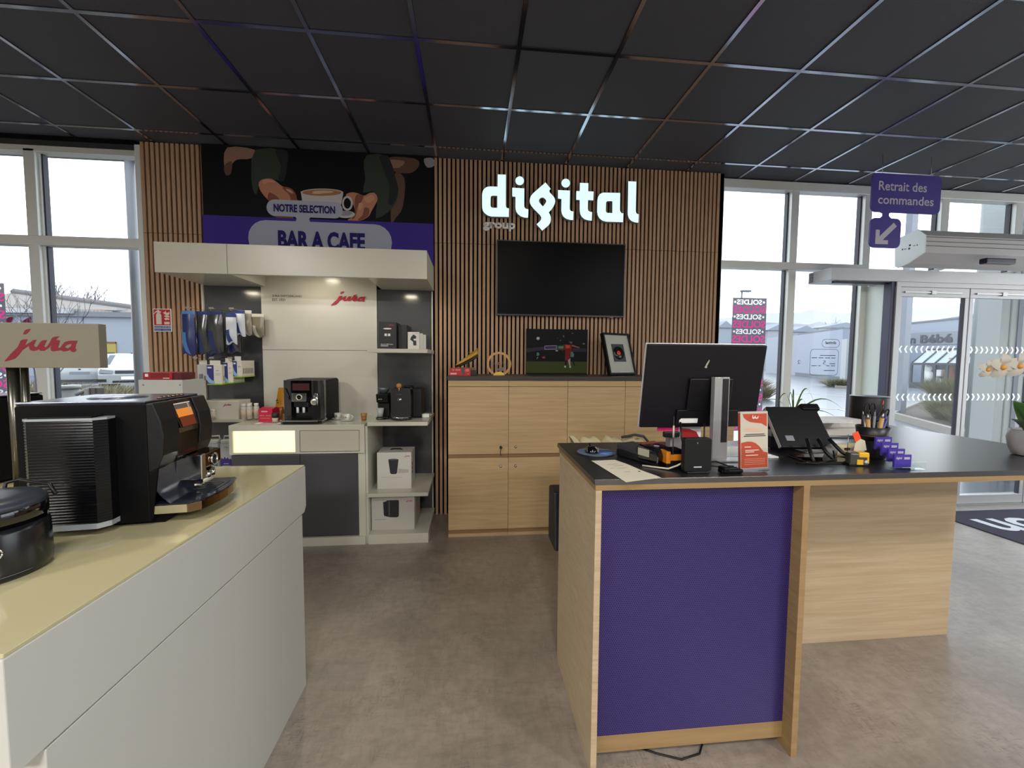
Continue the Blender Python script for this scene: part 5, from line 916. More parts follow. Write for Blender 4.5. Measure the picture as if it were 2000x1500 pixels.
# keyboard and papers behind
kb=thing('keyboard','dark keyboard with pale reflections behind the orange printer','keyboard',(.90,1.80,ZD)); obj('base',B().box(.70,1.12,1.72,1.86,ZD,ZD+.014,bev=.003),BLK,kb); b=B()
for i in range(14):
    for jj in range(4): b.box(.708+i*.029,.732+i*.029,1.730+jj*.031,1.756+jj*.031,ZD+.014,ZD+.019)
o=obj('keys',b,mat('key_grey','#474b54',.35),kb); o['kind']='stuff'
fo_=thing('leaflet_stack','messy red and white leaflets with pink note behind the network box','leaflets',(.93,1.70,ZD)); obj('stack',B().box(.86,1.00,1.655,1.70,ZD,ZD+.075,bev=.001),mat('leaflet_grey','#8b8789',.5),fo_); obj('red_leaflet',B().prism([(.905,ZD+.075),(.99,ZD+.075),(.975,ZD+.10),(.945,ZD+.112),(.91,ZD+.115)],'y',1.652,1.656),mat('leaflet_red','#b3282c',.5),fo_); obj('white_leaflet',B().prism([(.885,ZD+.075),(1.0,ZD+.075),(1.0,ZD+.135),(.885,ZD+.135)],'y',1.658,1.661),WPR,fo_); obj('pink_note',B().box(.795,.89,1.645,1.648,ZD+.105,ZD+.130),mat('neon_pink','#e5277c',.5),fo_); fo_.location.y+=.03; obj('black_clip',B().box(.815,.885,1.65,1.67,ZD+.082,ZD+.106,bev=.004),BLK,fo_)
for i,(x0,x1,y0,y1,lab) in enumerate(((1.06,1.30,1.60,1.80,'white papers spread under the monitor at right'),(1.50,1.74,1.68,1.88,'white papers spread behind the till'))):
    o=obj('paper_pile',B().box(x0,x1,y0,y1,ZD,ZD+.004).box(x0+.03,x1-.02,y0+.02,y1+.02,ZD+.004,ZD+.007).box(x0-.02,x1-.06,y0+.01,y1-.03,ZD+.007,ZD+.009),WPR); tag(o,lab,'papers')
# file box / folders pile
fb_=thing('folder_pile','pile of white and dark folders and papers behind the till','folders',(1.62,1.95,ZD)); PW=mat('folder_white','#c3bfbb',.5)
obj('dark_binder',B().box(1.40,1.66,1.78,1.93,ZD,ZD+.05,bev=.003),mat('binder_dark','#211c2c',.4),fb_); obj('brown_box',B().box(1.42,1.56,1.76,1.78,ZD+.05,ZD+.10),mat('box_brown','#6b4d2a',.6),fb_); obj('white_binder',B().box(1.47,1.93,1.84,1.95,ZD+.085,ZD+.125,bev=.003).box(1.42,1.95,1.80,1.95,ZD+.05,ZD+.085,bev=.003),PW,fb_); obj('dark_corner',B().prism([(1.40,ZD+.085),(1.475,ZD+.125),(1.475,ZD+.09)],'y',1.82,1.86),mat('binder_dark','#211c2c',.4),fb_); obj('loose_sheets',B().prism([(1.44,1.72),(1.78,1.74),(1.80,1.84),(1.46,1.84)],'z',ZD+.1255,ZD+.129),WPR,fb_)
gb=thing('grey_brick_box','flat pale grey box behind the till, right of the folders','box',(2.2,2.2,ZD)); obj('body',B().box(2.06,2.25,2.18,2.30,ZD,ZD+.035,bev=.002),mat('grey_box','#8f8c8c',.5),gb); obj('lid',B().box(2.058,2.252,2.178,2.302,ZD+.026,ZD+.037,bev=.001),mat('grey_box2','#a9a6a4',.5),gb)
# trimmer bar
tb=thing('trimmer_bar','black straight bar with two round knobs lying behind the pen pot','bar',(2.1,2.02,ZD)); T2=Matrix.Translation((0,0,0)); b=B().tube([(1.75,2.06,ZD+.012),(2.24,2.00,ZD+.012)],.012,4); obj('rail',b,mat('navy_black','#16161f',.4),tb); obj('knob',B().sphere((1.86,2.04,ZD+.028),.016),BLK,tb); obj('knob',B().sphere((2.17,2.005,ZD+.028),.016),BLK,tb); obj('end_piece',B().tube([(1.60,1.98,ZD+.03),(1.85,1.93,ZD+.008)],.012,6),BLK,tb)
# round bin/speaker cylinder
cyl=thing('round_speaker','black cylindrical speaker at the back corner of the desk','speaker',(2.53,2.38,ZD)); obj('body',B().lathe([(.095,0),(.100,.006),(.100,.185),(.097,.19)],(2.535,2.375,ZD),40),mat('speaker_black','#15131c',.5),cyl); obj('top_plate',B().lathe([(.099,.19),(.099,.194),(.0,.194)],(2.535,2.375,ZD),40),mat('speaker_top','#6b6f7c',.3),cyl)
# orchid
orc=thing('orchid','white potted orchid at the right edge of the desk','plant',(2.44,1.53,ZD)); OC=(2.475,1.56,ZD)
obj('pot',B().lathe([(.045,0),(.058,.004),(.072,.04),(.078,.08),(.076,.11),(.070,.115),(.066,.10),(.0,.10)],OC,48,0,'z',lambda a,h:.05*math.sin(h*150+1.6*math.sin(a*3))),mat('pot_white','#aaa6a8',.45),orc)
LE=mat('orchid_leaf','#3f6128',.3,var=((8,8,8),.2,2,'#2c4a1e')); PT=film('orchid_petal','#cbc6bc',.35); YC=mat('orchid_heart','#c98a2c',.6)
def leafm(base,tip,w,droop,n=10):
    base,tip=Vector(base),Vector(tip); d=tip-base; s_=Vector((-d.y,d.x,0)).normalized() if abs(d.x)+abs(d.y)>1e-4 else Vector((1,0,0))
    def f(u_,v_):
        p=base+d*u_; ww=w*math.sin(PI*min(1,.08+u_*.92))**.6; p=p+s_*ww*(v_-.5)*2; p.z+=droop*math.sin(PI*u_)+abs(v_-.5)*w*.5; return p
    return B().grid(f,n,4)
for tip,w,dr in (((2.40,1.44,ZD+.27),.035,.03),((2.30,1.52,ZD+.165),.022,.02),((2.60,1.50,ZD+.24),.04,.05),((2.56,1.66,ZD+.22),.04,.05),((2.36,1.42,ZD+.25),.034,.035)): obj('leaf',leafm((2.44,1.55,ZD+.10),tip,w,dr),LE,orc)
stem=[(2.44,1.56,ZD+.10),(2.50,1.54,ZD+.30),(2.44,1.52,ZD+.335),(2.32,1.50,ZD+.365),(2.20,1.50,ZD+.38),(2.10,1.50,ZD+.385)]
obj('stem',B().tube(stem,.003),mat('orchid_stem','#3d3a2c',.5),orc)
def bloom(c,s,tilt):
    b=B(); c=Vector(c)
    for i in range(5):
        a=PI/2+i*2*PI/5; dx_,dz=math.cos(a),math.sin(a)
        def f(u_,v_,dx_=dx_,dz=dz):
            w=.58*math.sin(PI*min(1,.10+.84*u_))**.55; p=c+Vector((dx_*u_*s-dz*w*s*(v_-.5)*1.6,-.012*math.sin(PI*u_)-tilt*u_*.3*dz,dz*u_*s+dx_*w*s*(v_-.5)*1.6)); return p
        b.grid(f,6,4,0)
    b.sphere(tuple(c+Vector((0,-.008,-.004))),s*.22,(1,.8,.9),1,8,6); return obj('blossom',b,[PT,YC],orc)
for c,s,t_ in (((2.105,1.485,ZD+.385),.038,.02),((2.16,1.475,ZD+.395),.052,.03),((2.23,1.47,ZD+.400),.050,.03),((2.30,1.465,ZD+.398),.055,.03),((2.38,1.47,ZD+.41),.055,.03),((2.46,1.48,ZD+.405),.052,.03)): bloom(c,s,t_)
# trailing grassy plant on the back of the desk
gp=thing('spider_plant','spider plant with thin arching leaves behind the folders','plant',(1.98,2.40,ZD)); obj('pot',B().lathe([(.05,0),(.065,.07),(.06,.07),(0,.06)],(2.02,2.38,ZD),24),mat('plant_pot','#6d675f',.6),gp); G2=mat('spider_leaf','#56733a',.45); rr=random.Random(5)
for (tx,tz,h) in ((-.10,.10,.14),(.02,.12,.16),(.14,.06,.12),(.26,.02,.10),(-.22,.04,.07),(.20,.11,.17),(.30,.06,.13),(-.04,.16,.10),(-.14,.13,.06),(.36,.0,.07)):
    P0_=Vector((2.02,2.38,ZD+.06)); tip=P0_+Vector((tx,rr.uniform(-.08,.08),tz-.03)); b=B(); 
    def f(u_,v_): 
        p=P0_.lerp(tip,u_); p.z+=h*math.sin(PI*u_)*.8; p+=Vector((.3,1,0)).normalized()*0; p.z+=(v_-.5)*.010*(1-u_*.8); p.y+=(v_-.5)*.012*(1-u_*.8); return p
    obj('leaf',b.grid(f,10,2),G2,gp)
# chair and jacket behind the desk
oc=thing('office_chair','black office chair tucked behind the desk under a beige jacket','chair',(.90,2.42,0)); CB=mat('chair_black','#15151a',.6)
obj('seat',B().box(.66,1.14,2.18,2.66,.46,.54,bev=.02),CB,oc); obj('backrest',B().box(.68,1.14,2.60,2.67,.52,.90,bev=.02),CB,oc); obj('gas_lift',B().cyl((.90,2.42,.08),.025,.38),BLK,oc)
for i in range(5):
    a=2*PI*i/5+.3; obj('base_arm',B().tube([(.90,2.42,.09),(.90+.29*math.cos(a),2.42+.29*math.sin(a),.065)],.018),BLK,oc); obj('castor',B().cyl((.90+.29*math.cos(a),2.41+.29*math.sin(a),.028),.028,.02,'y'),BLK,oc)
for x in (.645,1.155): obj('armrest',B().tube([(x,2.30,.52),(x,2.28,.70),(x,2.50,.71),(x,2.52,.52)],.016),BLK,oc)
jk=thing('jacket','crumpled beige jacket draped over the top of the black chair','jacket',(.90,2.63,.95)); JM=mat('jacket_beige','#bdb393',.85,bump=(40,.3))
def jf(u_,v_):
    x=.655+.50*u_; a=PI*v_; y=2.635-.075*math.cos(a)-.0; z=.66+.31*math.sin(a)**.35+.014*math.sin(u_*23+v_*3)+.012*math.sin(u_*41); y+=.012*math.sin(u_*30+v_*6); 
    if v_<.12: z=.58+v_*1.0
    if v_>.88: z=.58+(1-v_)*1.0
    return Vector((x+.015*math.sin(v_*9),y,z))
obj('cloth',B().grid(jf,40,22),JM,jk); obj('strap',B().tube([(.98,2.58,.985),(1.07,2.58,1.0),(1.14,2.60,.985),(1.185,2.62,.94),(1.175,2.60,.85)],.009),mat('strap_dark','#3a3a3c',.7),jk)
ck=obj('dark_bag',B().prism([(2.02,.50),(2.2,.5),(2.2,.80),(2.06,.80)],'x',.425,.55),CB,None,bev=.01); tag(ck,'dark bag hanging behind the left side of the desk','bag')
# hanging sign
Yh=3.40; hsn=thing('hanging_sign','hanging purple sign with Retrait des commandes and an arrow square','sign',(4.0,Yh,2.6)); HP=mat('hang_purple','#3a2c85',.45); HG=mat('hang_grey','#b4b0bd',.5)
a=atY(1705,337,Yh); b_=atY(1840,345,Yh); c=atY(1703,412,Yh); d_=atY(1700,483,Yh); e=atY(1759,456,Yh); zt=a.z; zb1=c.z-.005; zs=atY(1728,426,Yh).z
obj('text_board',B().prism(rrect(a.x,b_.x+.0,zb1,zt,.05),'y',Yh,Yh+.012),HP,hsn); obj('arrow_board',B().prism(rrect(a.x+.005,e.x,d_.z,zs,.05),'y',Yh,Yh+.012),HP,hsn)
nx=atY(1731,418,Yh).x; obj('neck',B().prism([(nx-.055,zs),(nx-.03,zs+.02),(nx-.03,zb1-.0-.01),(nx-.055,zb1),(nx+.055,zb1),(nx+.03,zb1-.01),(nx+.03,zs+.02),(nx+.055,zs)],'y',Yh+.001,Yh+.011),HP,hsn)
wd=b_.x-a.x; hh=zt-zb1
textY('lettering','Retrait des',a.x+.095*wd,a.x+.79*wd,zb1+.56*hh,zb1+.80*hh,Yh-.001,HG,hsn,.012); textY('lettering','commandes',a.x+.095*wd,a.x+.90*wd,zb1+.21*hh,zb1+.44*hh,Yh-.001,HG,hsn,.012)
X=lambda u_:a.x+.005+(e.x-a.x-.005)*u_
Zf=lambda v_:d_.z+(zs-d_.z)*v_
shapeY('arrow',[[(X(.18),Zf(.12)),(X(.60),Zf(.12)),(X(.60),Zf(.26)),(X(.42),Zf(.26)),(X(.86),Zf(.74)),(X(.75),Zf(.86)),(X(.31),Zf(.38)),(X(.31),Zf(.60)),(X(.18),Zf(.60))]],Yh-.001,HG,hsn)
for x in (a.x+.10,b_.x-.10): obj('wire',B().tube([(x,Yh+.006,zt-.005),(x-.01,Yh+.006,3.334)],.0018),STEEL,hsn)
# air curtain over the door
ac=thing('air_curtain','grey ribbed air curtain with white hexagonal end plate above the door','air curtain',(5.2,3.58,2.5)); X0=4.13
hx=[atX(1805,461,X0),atX(1791,444,X0),atX(1759,456,X0),atX(1746,480,X0),atX(1736,528,X0),atX(1742,547,X0),atX(1764,541,X0),atX(1801,500,X0)]
hp=[(p.y,p.z) for p in hx]; 
hp=[(3.43,2.66),(3.50,2.73),(3.66,2.70),(3.70,2.62),(3.69,2.43),(3.66,2.41),(3.57,2.43),(3.43,2.50)]
obj('end_plate',B().prism(hp,'x',X0,X0+.012),mat('plate_white','#dfe8e8',.4),ac,bev=.001)
AC=mat('curtain_grey','#b3b1b2',.4); b=B(); cy_=sum(p[0] for p in hp)/8; cz_=sum(p[1] for p in hp)/8
obj('housing',B().prism([(cy_+(y-cy_)*.97,cz_+(z-cz_)*.97) for y,z in hp],'x',X0+.012,6.6),AC,ac,bev=.002)
ac_r=B()
for z in (2.56,2.60,2.64): ac_r.box(X0+.014,6.6,3.428,3.436,z,z+.004)
obj('rib',ac_r,mat('curtain_groove','#5e5e62',.5),ac); obj('end_marks',B().lathe([(.009,0),(.009,-.001),(0,-.001)],(X0,3.56,2.60),14,0,'x').lathe([(.009,0),(.009,-.001),(0,-.001)],(X0,3.565,2.57),14,0,'x').box(X0-.001,X0,3.59,3.61,2.572,2.578).box(X0-.001,X0,3.62,3.63,2.57,2.585).box(X0-.001,X0,3.51,3.53,2.583,2.588).box(X0-.001,X0,3.49,3.50,2.58,2.59),DARKT,ac)
s0=atY(1922,504,3.42); s1=atY(1980,516,3.42)
sn=thing('door_sensor','black motion sensor bar under the air curtain','sensor',((s0.x+s1.x)/2,3.6,2.41)); p0=atY(1922,504,3.38); p1=atY(1980,517,3.38)
obj('body',B().box(p0.x,p1.x,3.36,3.42,p1.z,p0.z,bev=.01),mat('sensor_black','#1a1428',.35),sn); obj('bracket',B().box(p0.x+.02,p1.x-.05,3.42,3.425,p1.z+.01,p0.z),FR2,sn)
# floor mat
mt=thing('entrance_mat','dark blue entrance mat with white lettering in front of the glass door','mat',(5.6,3.1,0)); obj('carpet',B().box(4.52,6.5,1.9,3.56,0,.009,bev=.002),mat('mat_navy','#2a2a3c',.9,bump=(300,.6)),mt)
text('lettering','oon',(5.62,3.36,.0096),(-.92,-.0,0),(0,-.28,0),mat('mat_white','#cdd2da',.8),mt,.02)
_mat=mat
def mat(name,c='#808080',rough=.5,**k):
    # sunless daylight outside is far stronger than the shop light: outside paint is darkened to offset it
    if name in MC: return MC[name]
    if isinstance(c,str): c=tuple(v*.36 for v in lin(c)[:3])
    if k.get('var'): v=k['var']; k['var']=(v[0],v[1],v[2],tuple(q*.36 for q in lin(v[3])[:3]))
    return _mat(name,c,rough,**k)
# ---------------- window posters and decals ----------------
PG=film('poster_grey','#625c68',.75,.02); PK=film('poster_pink','#c43c7c',.85,0); PWH=film('poster_white','#fbfafc',.8,.35)
def sale(x0,x1,zt,zb,lab):
    """one printed film: grey sheet with the letters let into it, all in the plane Y"""
    t_=thing('sale_poster',lab,'poster',((x0+x1)/2,4.07,zb),0); Y=4.070; w=x1-x0; holes=[]
    def put(nm,s_,a_,c_,z0,z1,m_,bo):
        b=place(text2d(s_,bo),(c_,0,z0),(a_-c_,0,0),(0,0,z1-z0))
        for v in b.verts: v.co=Vector((v.co.x,v.co.z,0))
        b.verts.index_update(); b.verts.ensure_lookup_table(); holes.extend(bloops(b))
        for v in b.verts: v.co=Vector((v.co.x,Y,v.co.y))
        obj(nm,b,m_,t_,fix=False)
    k=0
    while zt-.02-.154*k-.06>zb:
        z1=zt-.018-.154*k; put('white_lettering','SOLDES',x0+.12*w,x1-.14*w,z1-.052,z1,PWH,.02)
        for bx in (x0+.07*w,x1-.085*w):
            P=ell(bx,z1-.026,.011,.011,14); holes.append(P); shapeY('bullet',[P],Y,PWH,t_)
        z1=zt-.083-.154*k
        if z1-.075>zb: put('pink_lettering','SOLDES',x0+.006,x1-.006,z1-.075,z1,PK,.02)
        k+=1
    shapeY('sheet',[rectl(x0,x1,zb,zt)]+holes,Y,PG,t_)
sale(2.712,3.092,2.155,.75,'grey SOLDES sale poster on the window right of the slats'); sale(-4.55,-4.112,2.13,.8,'pink and grey sale poster on the far left window pane')
dc=thing('window_lettering','grey outline opening hours lettering on the window beside the entrance','lettering',(3.77,4.05,1.5)); DG=mat('decal_grey','#5f6a86',.6); Y=4.050
def ring(x0,x1,z0,z1,r,t): return [rrect(x0,x1,z0,z1,r),rrect(x0+t,x1-t,z0+t,z1-t,r-t)[::-1]]
shapeY('outline',ring(3.728,3.935,1.645,1.735,.044,.004),Y,DG,dc); shapeY('outline',ring(3.600,3.930,1.345,1.628,.04,.004),Y,DG,dc)
textY('lettering','digital',3.772,3.896,1.672,1.712,Y,DG,dc,.02,mirror=True); b=B()
for x0,x1,z in ((3.715,3.895,1.556),(3.62,3.68,1.530),(3.70,3.755,1.530),(3.775,3.83,1.530),(3.845,3.895,1.530),(3.83,3.895,1.468),(3.62,3.68,1.446),(3.70,3.725,1.446),(3.79,3.83,1.446),(3.845,3.895,1.446),(3.77,3.895,1.395)): b.box(x0,x1,Y-.0005,Y,z,z+.007)
obj('small_lettering',b,DG,dc)
# ---------------- outside, right ----------------
GZ=-.06
def gp_(x,y,z=GZ): return atZ(x,y,z)
def wallseg(a,b_,za,zb_,t=.4):
    """vertical wall slab between ground points a,b with top heights za,zb_"""
    d=Vector((b_.x-a.x,b_.y-a.y,0)).normalized(); n=Vector((-d.y,d.x,0)); n=n if n.y>0 else -n
    b=B(); P=[Vector((a.x,a.y,GZ)),Vector((b_.x,b_.y,GZ)),Vector((b_.x,b_.y,zb_)),Vector((a.x,a.y,za))]; n=n if n.dot(Vector((a.x,a.y,0)))>0 else -n; Q=[p+n*t for p in P]
    b.quad(P); b.quad(Q[::-1]); 
    for i in range(4): b.quad([P[i],P[(i+1)%4],Q[(i+1)%4],Q[i]])
    return b
CLAD=mat('pale_blue_cladding','#c4d0ea',.55,var=((.2,.2,6),.3,2,'#bccae4')); CLAD2=mat('grey_cladding','#c8d2e6',.55)
wa,wb_=gp_(1553,733),gp_(1641,744)
h1=thing('warehouse','pale blue cladding warehouse seen behind the window lettering','building',(wa.x,wa.y,GZ)); za=atY(1567,655,wa.y).z; zb_=atY(1660,643,wb_.y).z
obj('wall',wallseg(wa,wb_,za,zb_),CLAD,h1); obj('wall',wallseg(gp_(1495,728),wa,atY(1495,660,gp_(1495,728).y).z,za),CLAD2,h1)
rf=B(); up=Vector((.0,-.02,.12)); 
rf.quad([Vector((wa.x,wa.y-.1,za)),Vector((wb_.x,wb_.y-.1,zb_)),Vector((wb_.x,wb_.y-.1,zb_+.18)),Vector((wa.x,wa.y-.1,za+.18))]); obj('roof_edge',rf,mat('edge_grey','#7d8798',.6),h1)
pb0,pb1=gp_(1640,744),gp_(1650,745); obj('corner_post',wallseg(pb0,pb1,atY(1648,663,pb0.y).z,atY(1648,663,pb0.y).z),mat('post_white','#e2e9f4',.5),h1)
for nm,x,y in (('5',1610,708),('2',1560,707)):
    q=atY(x,y,wb_.y-.5) if nm=='5' else atY(x,y,wa.y-1.5); s_=q.y/798*(8 if nm=='5' else 7)
    text('unit_number',nm,(q.x+s_*.4,q.y,q.z-s_*.5),(-s_*.8,0,0),(0,0,s_),mat('number_dark','#4a566e',.6),h1)
for k in (0,.012): obj('base_band',wallseg(wa+Vector((-.05,-.05,0)),wb_+Vector((-.05,-.05,0)),GZ+.35,GZ+.35,.02),mat('band_grey','#7f8a9a',.6),h1); break
a,b_=gp_(1652,735),gp_(1752,744); d=(b_-a).normalized(); e_end=b_+d*22
h2=thing('baby_shop','pale blue shop building with grey name band seen through the entrance doors','building',(b_.x,b_.y,GZ))
def onwall(x,y):  # intersect pixel ray with the wall's vertical plane
    r_=ray(x,y); n=Vector((-d.y,d.x,0)); t_=(n.dot(Vector((a.x,a.y,0))))/(n.dot(Vector((r_.x,r_.y,0)))); return Vector((0,0,EYE))+r_*t_
tz=onwall(1820,626).z; obj('wall',wallseg(a,e_end,tz,tz,.5),CLAD,h2)
off=Vector((d.y,-d.x,0)); off=off if off.dot(Vector((a.x,a.y,0)))<0 else -off
def wquad(nm,p,m_,o=.05,par=None): 
    b=B(); b.quad([onwall(*q)+off*o for q in p]); return obj(nm,b,m_,par or h2)
bnd=wquad('name_band',[(1735,674),(1878,672),(1878,646),(1735,653)],mat('band_slate','#aab3c2',.6),.06)
p0=onwall(1743,672)+off*.10; p1=onwall(1863,669)+off*.10; p2=onwall(1743,657)+off*.10
text('shop_name','de in Bébé',p0,p1-p0,Vector((0,0,(onwall(1800,655).z-onwall(1800,671).z))),mat('name_dark','#3a4560',.6),bnd,.03)
wquad('roof_edge',[(1735,634),(1905,617),(1905,620),(1735,637)],mat('edge_grey','#7d8798',.6),.08)
# projecting shop window
sp0,sp1=gp_(1778,757),gp_(1900,764); dd_=(sp1-sp0).normalized(); nn=Vector((-dd_.y,dd_.x,0)); nn=nn if nn.dot(Vector((sp0.x,sp0.y,0)))>0 else -nn
swt=thing('glass_display_front','projecting glazed shop front with white toy animals inside','shop front',(sp0.x,sp0.y,GZ)); hz=atY(1780,710,sp0.y).z; DK=mat('front_frame','#4e5868',.5)
L_s=(sp1-sp0).length; TT=Matrix(((dd_.x,nn.x,0,sp0.x),(dd_.y,nn.y,0,sp0.y),(0,0,1,0),(0,0,0,1)))
def lb(b,nm,m_,par):
    for v in b.b.verts: v.co=TT@v.co
    return obj(nm,b,m_,par)
b=B()
for i in range(6): b.box(L_s*i/5-.05,L_s*i/5+.05,-.05,.05,GZ,hz)
b.box(0,L_s,-.06,.06,hz-.08,hz+.05).box(0,L_s,-.06,.06,GZ,GZ+.35); lb(b,'frame',DK,swt)
lb(B().box(.05,L_s,1.2,1.3,GZ,hz),'dark_interior',mat('interior_slate','#55667a',.7),swt); lb(B().box(0,L_s,-.01,.01,GZ+.35,hz),'glass',GLASS,swt)
b=B(); b.quad([(0,0,hz+.03),(L_s,0,hz+.03),(L_s,1.2,hz+.85),(0,1.2,hz+.85)]); lb(b,'glass_roof',mat('sloping_glass','#c3d3dc',.2),swt); b=B()
for i in range(6): b.tube([(L_s*i/5,-.02,hz+.05),(L_s*i/5,1.2,hz+.88)],.04,4)
b.tube([(0,1.2,hz+.9),(L_s,1.2,hz+.9)],.05,4); lb(b,'roof_bars',DK,swt)
lb(B().sphere((L_s*.20,.4,GZ+.75),.28,(1,1,1.3)).sphere((L_s*.20,.4,GZ+1.2),.2).sphere((L_s*.185,.4,GZ+1.5),.07,(1,1,2.4)).sphere((L_s*.215,.4,GZ+1.5),.07,(1,1,2.4)),'toy_rabbit',WPR,swt)
lb(B().box(L_s*.34,L_s*.44,.3,.7,GZ+.75,GZ+1.15,bev=.05).box(L_s*.33,L_s*.36,.3,.7,GZ+.35,GZ+.75).box(L_s*.42,L_s*.45,.3,.7,GZ+.35,GZ+.6),'white_crib',WPR,swt)
lb(B().lathe([(.25,0),(.28,.5),(.15,.9),(.25,1.2),(.12,1.5)],(L_s*.56,.5,GZ+.35),12),'pink_giraffe',mat('toy_salmon','#c98a80',.7),swt)
lb(B().box(L_s*.64,L_s*.74,.4,.7,GZ+.35,GZ+.95,bev=.08),'blue_toy',mat('toy_blue','#8fb7cf',.7),swt)
rm=B(); MK=mat('road_paint','#e8ecf2',.5)
for pts in ([gp_(1480,800),gp_(1560,796),gp_(1640,800),gp_(1700,812)],[gp_(1500,772),gp_(1580,768),gp_(1660,776)],[gp_(1760,770),gp_(1800,772),gp_(1840,776)]):
    for a_,c_ in zip(pts,pts[1:]):
        n_=Vector((-(c_-a_).y,(c_-a_).x,0)).normalized()*.06; z_=Vector((0,0,.006)); rm.quad([a_-n_+z_,c_-n_+z_,c_+n_+z_,a_+n_+z_])
o=obj('road_marking',rm,MK,fix=False); o['kind']='structure'
# far houses and hills
HZ=mat('hazy_hill','#dfe6f1',.9); HZ2=mat('hazy_hill_far','#eaeff7',.9)  # hill colours are paled to paint in the distance haze
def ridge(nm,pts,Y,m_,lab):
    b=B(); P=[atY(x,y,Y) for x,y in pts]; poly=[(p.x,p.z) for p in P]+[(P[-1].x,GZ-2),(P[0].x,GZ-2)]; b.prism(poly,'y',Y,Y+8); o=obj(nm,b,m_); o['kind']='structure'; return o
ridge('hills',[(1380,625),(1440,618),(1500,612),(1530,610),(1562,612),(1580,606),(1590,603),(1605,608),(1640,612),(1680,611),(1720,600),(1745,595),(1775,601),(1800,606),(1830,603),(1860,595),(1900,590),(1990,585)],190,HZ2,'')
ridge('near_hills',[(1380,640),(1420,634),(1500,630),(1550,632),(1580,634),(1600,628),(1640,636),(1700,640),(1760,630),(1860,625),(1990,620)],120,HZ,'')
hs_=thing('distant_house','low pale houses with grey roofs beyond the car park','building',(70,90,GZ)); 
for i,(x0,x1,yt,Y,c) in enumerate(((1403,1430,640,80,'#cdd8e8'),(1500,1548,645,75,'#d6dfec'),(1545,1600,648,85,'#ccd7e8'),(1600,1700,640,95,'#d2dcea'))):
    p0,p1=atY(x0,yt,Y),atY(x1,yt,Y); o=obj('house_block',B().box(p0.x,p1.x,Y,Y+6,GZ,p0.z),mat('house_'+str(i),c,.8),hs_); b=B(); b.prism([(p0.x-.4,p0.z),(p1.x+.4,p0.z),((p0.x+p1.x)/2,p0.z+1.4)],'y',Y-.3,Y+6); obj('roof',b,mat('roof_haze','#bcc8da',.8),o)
# lamp column, round column, planter
lm=thing('grey_mast','tall square grey mast standing outside the entrance','mast',(12.45,10.6,GZ)); p=gp_(1757,812); obj('shaft',B().box(p.x-.09,p.x+.09,p.y-.09,p.y+.09,GZ,6.5),mat('mast_grey','#aab2c2',.5),lm); obj('base_plate',B().box(p.x-.22,p.x+.22,p.y-.22,p.y+.22,GZ,GZ+.03),mat('mast_grey','#aab2c2',.5),lm)
co=thing('round_column','thick pale grey round column outside the right door leaf','column',(7.95,5.6,GZ)); obj('shaft',B().cyl((7.97,5.60,GZ),.19,5.0,'z',32),mat('column_grey','#b9c3c2',.6),co); obj('footing',B().cyl((7.97,5.60,GZ),.24,.04,'z',32),mat('footing_grey','#8d9696',.7),co)
pw=thing('white_pillar','flat white pillar right of the round column outside','pillar',(6.9,4.6,GZ)); q0=atY(1957,600,4.7); q1=atY(1992,600,4.7); obj('panel',B().box(q0.x,q1.x+.5,4.7,4.95,GZ,4.5),mat('pillar_white','#dbe4e4',.5),pw); obj('joint',B().box((q0.x+q1.x)/2,(q0.x+q1.x)/2+.02,4.695,4.70,GZ,4.5),mat('joint_grey2','#aab0a6',.6),pw); obj('blue_edge',B().box(q1.x-.02,q1.x+.05,4.69,4.70,GZ,4.5),mat('edge_blue','#5d6d93',.5),pw)
CURB=mat('concrete_curb','#b7b3a9',.8,bump=(12,.3))
def planter(lab,pts,h):
    c=thing('planter',lab,'planter',(pts[0][0],pts[0][1],GZ)); b=B(); n=len(pts); cx=sum(p[0] for p in pts)/n; cy=sum(p[1] for p in pts)/n
    inn=[(x+(cx-x)*.06,y+(cy-y)*.06) for x,y in pts]
    for i in range(n):
        a_,b2,c2,d2=pts[i],pts[(i+1)%n],inn[(i+1)%n],inn[i]; q=B().prism([a_,b2,c2,d2],'z',GZ,GZ+h); me=bpy.data.meshes.new('q'); q.b.to_mesh(me); b.b.from_mesh(me); bpy.data.meshes.remove(me); q.b.free()
    obj('curb',b,CURB,c); obj('soil',B().prism(inn,'z',GZ,GZ+h*.7),mat('planter_soil','#5d5148',.9),c); return c
def gpt(x,y): p=gp_(x,y); return (p.x,p.y)
planter('planter bed with pale curb outside the left door leaf',[gpt(1738,816),gpt(1875,856),(12.5,7.2),(17.5,10.2),gpt(1800,789)],.16)
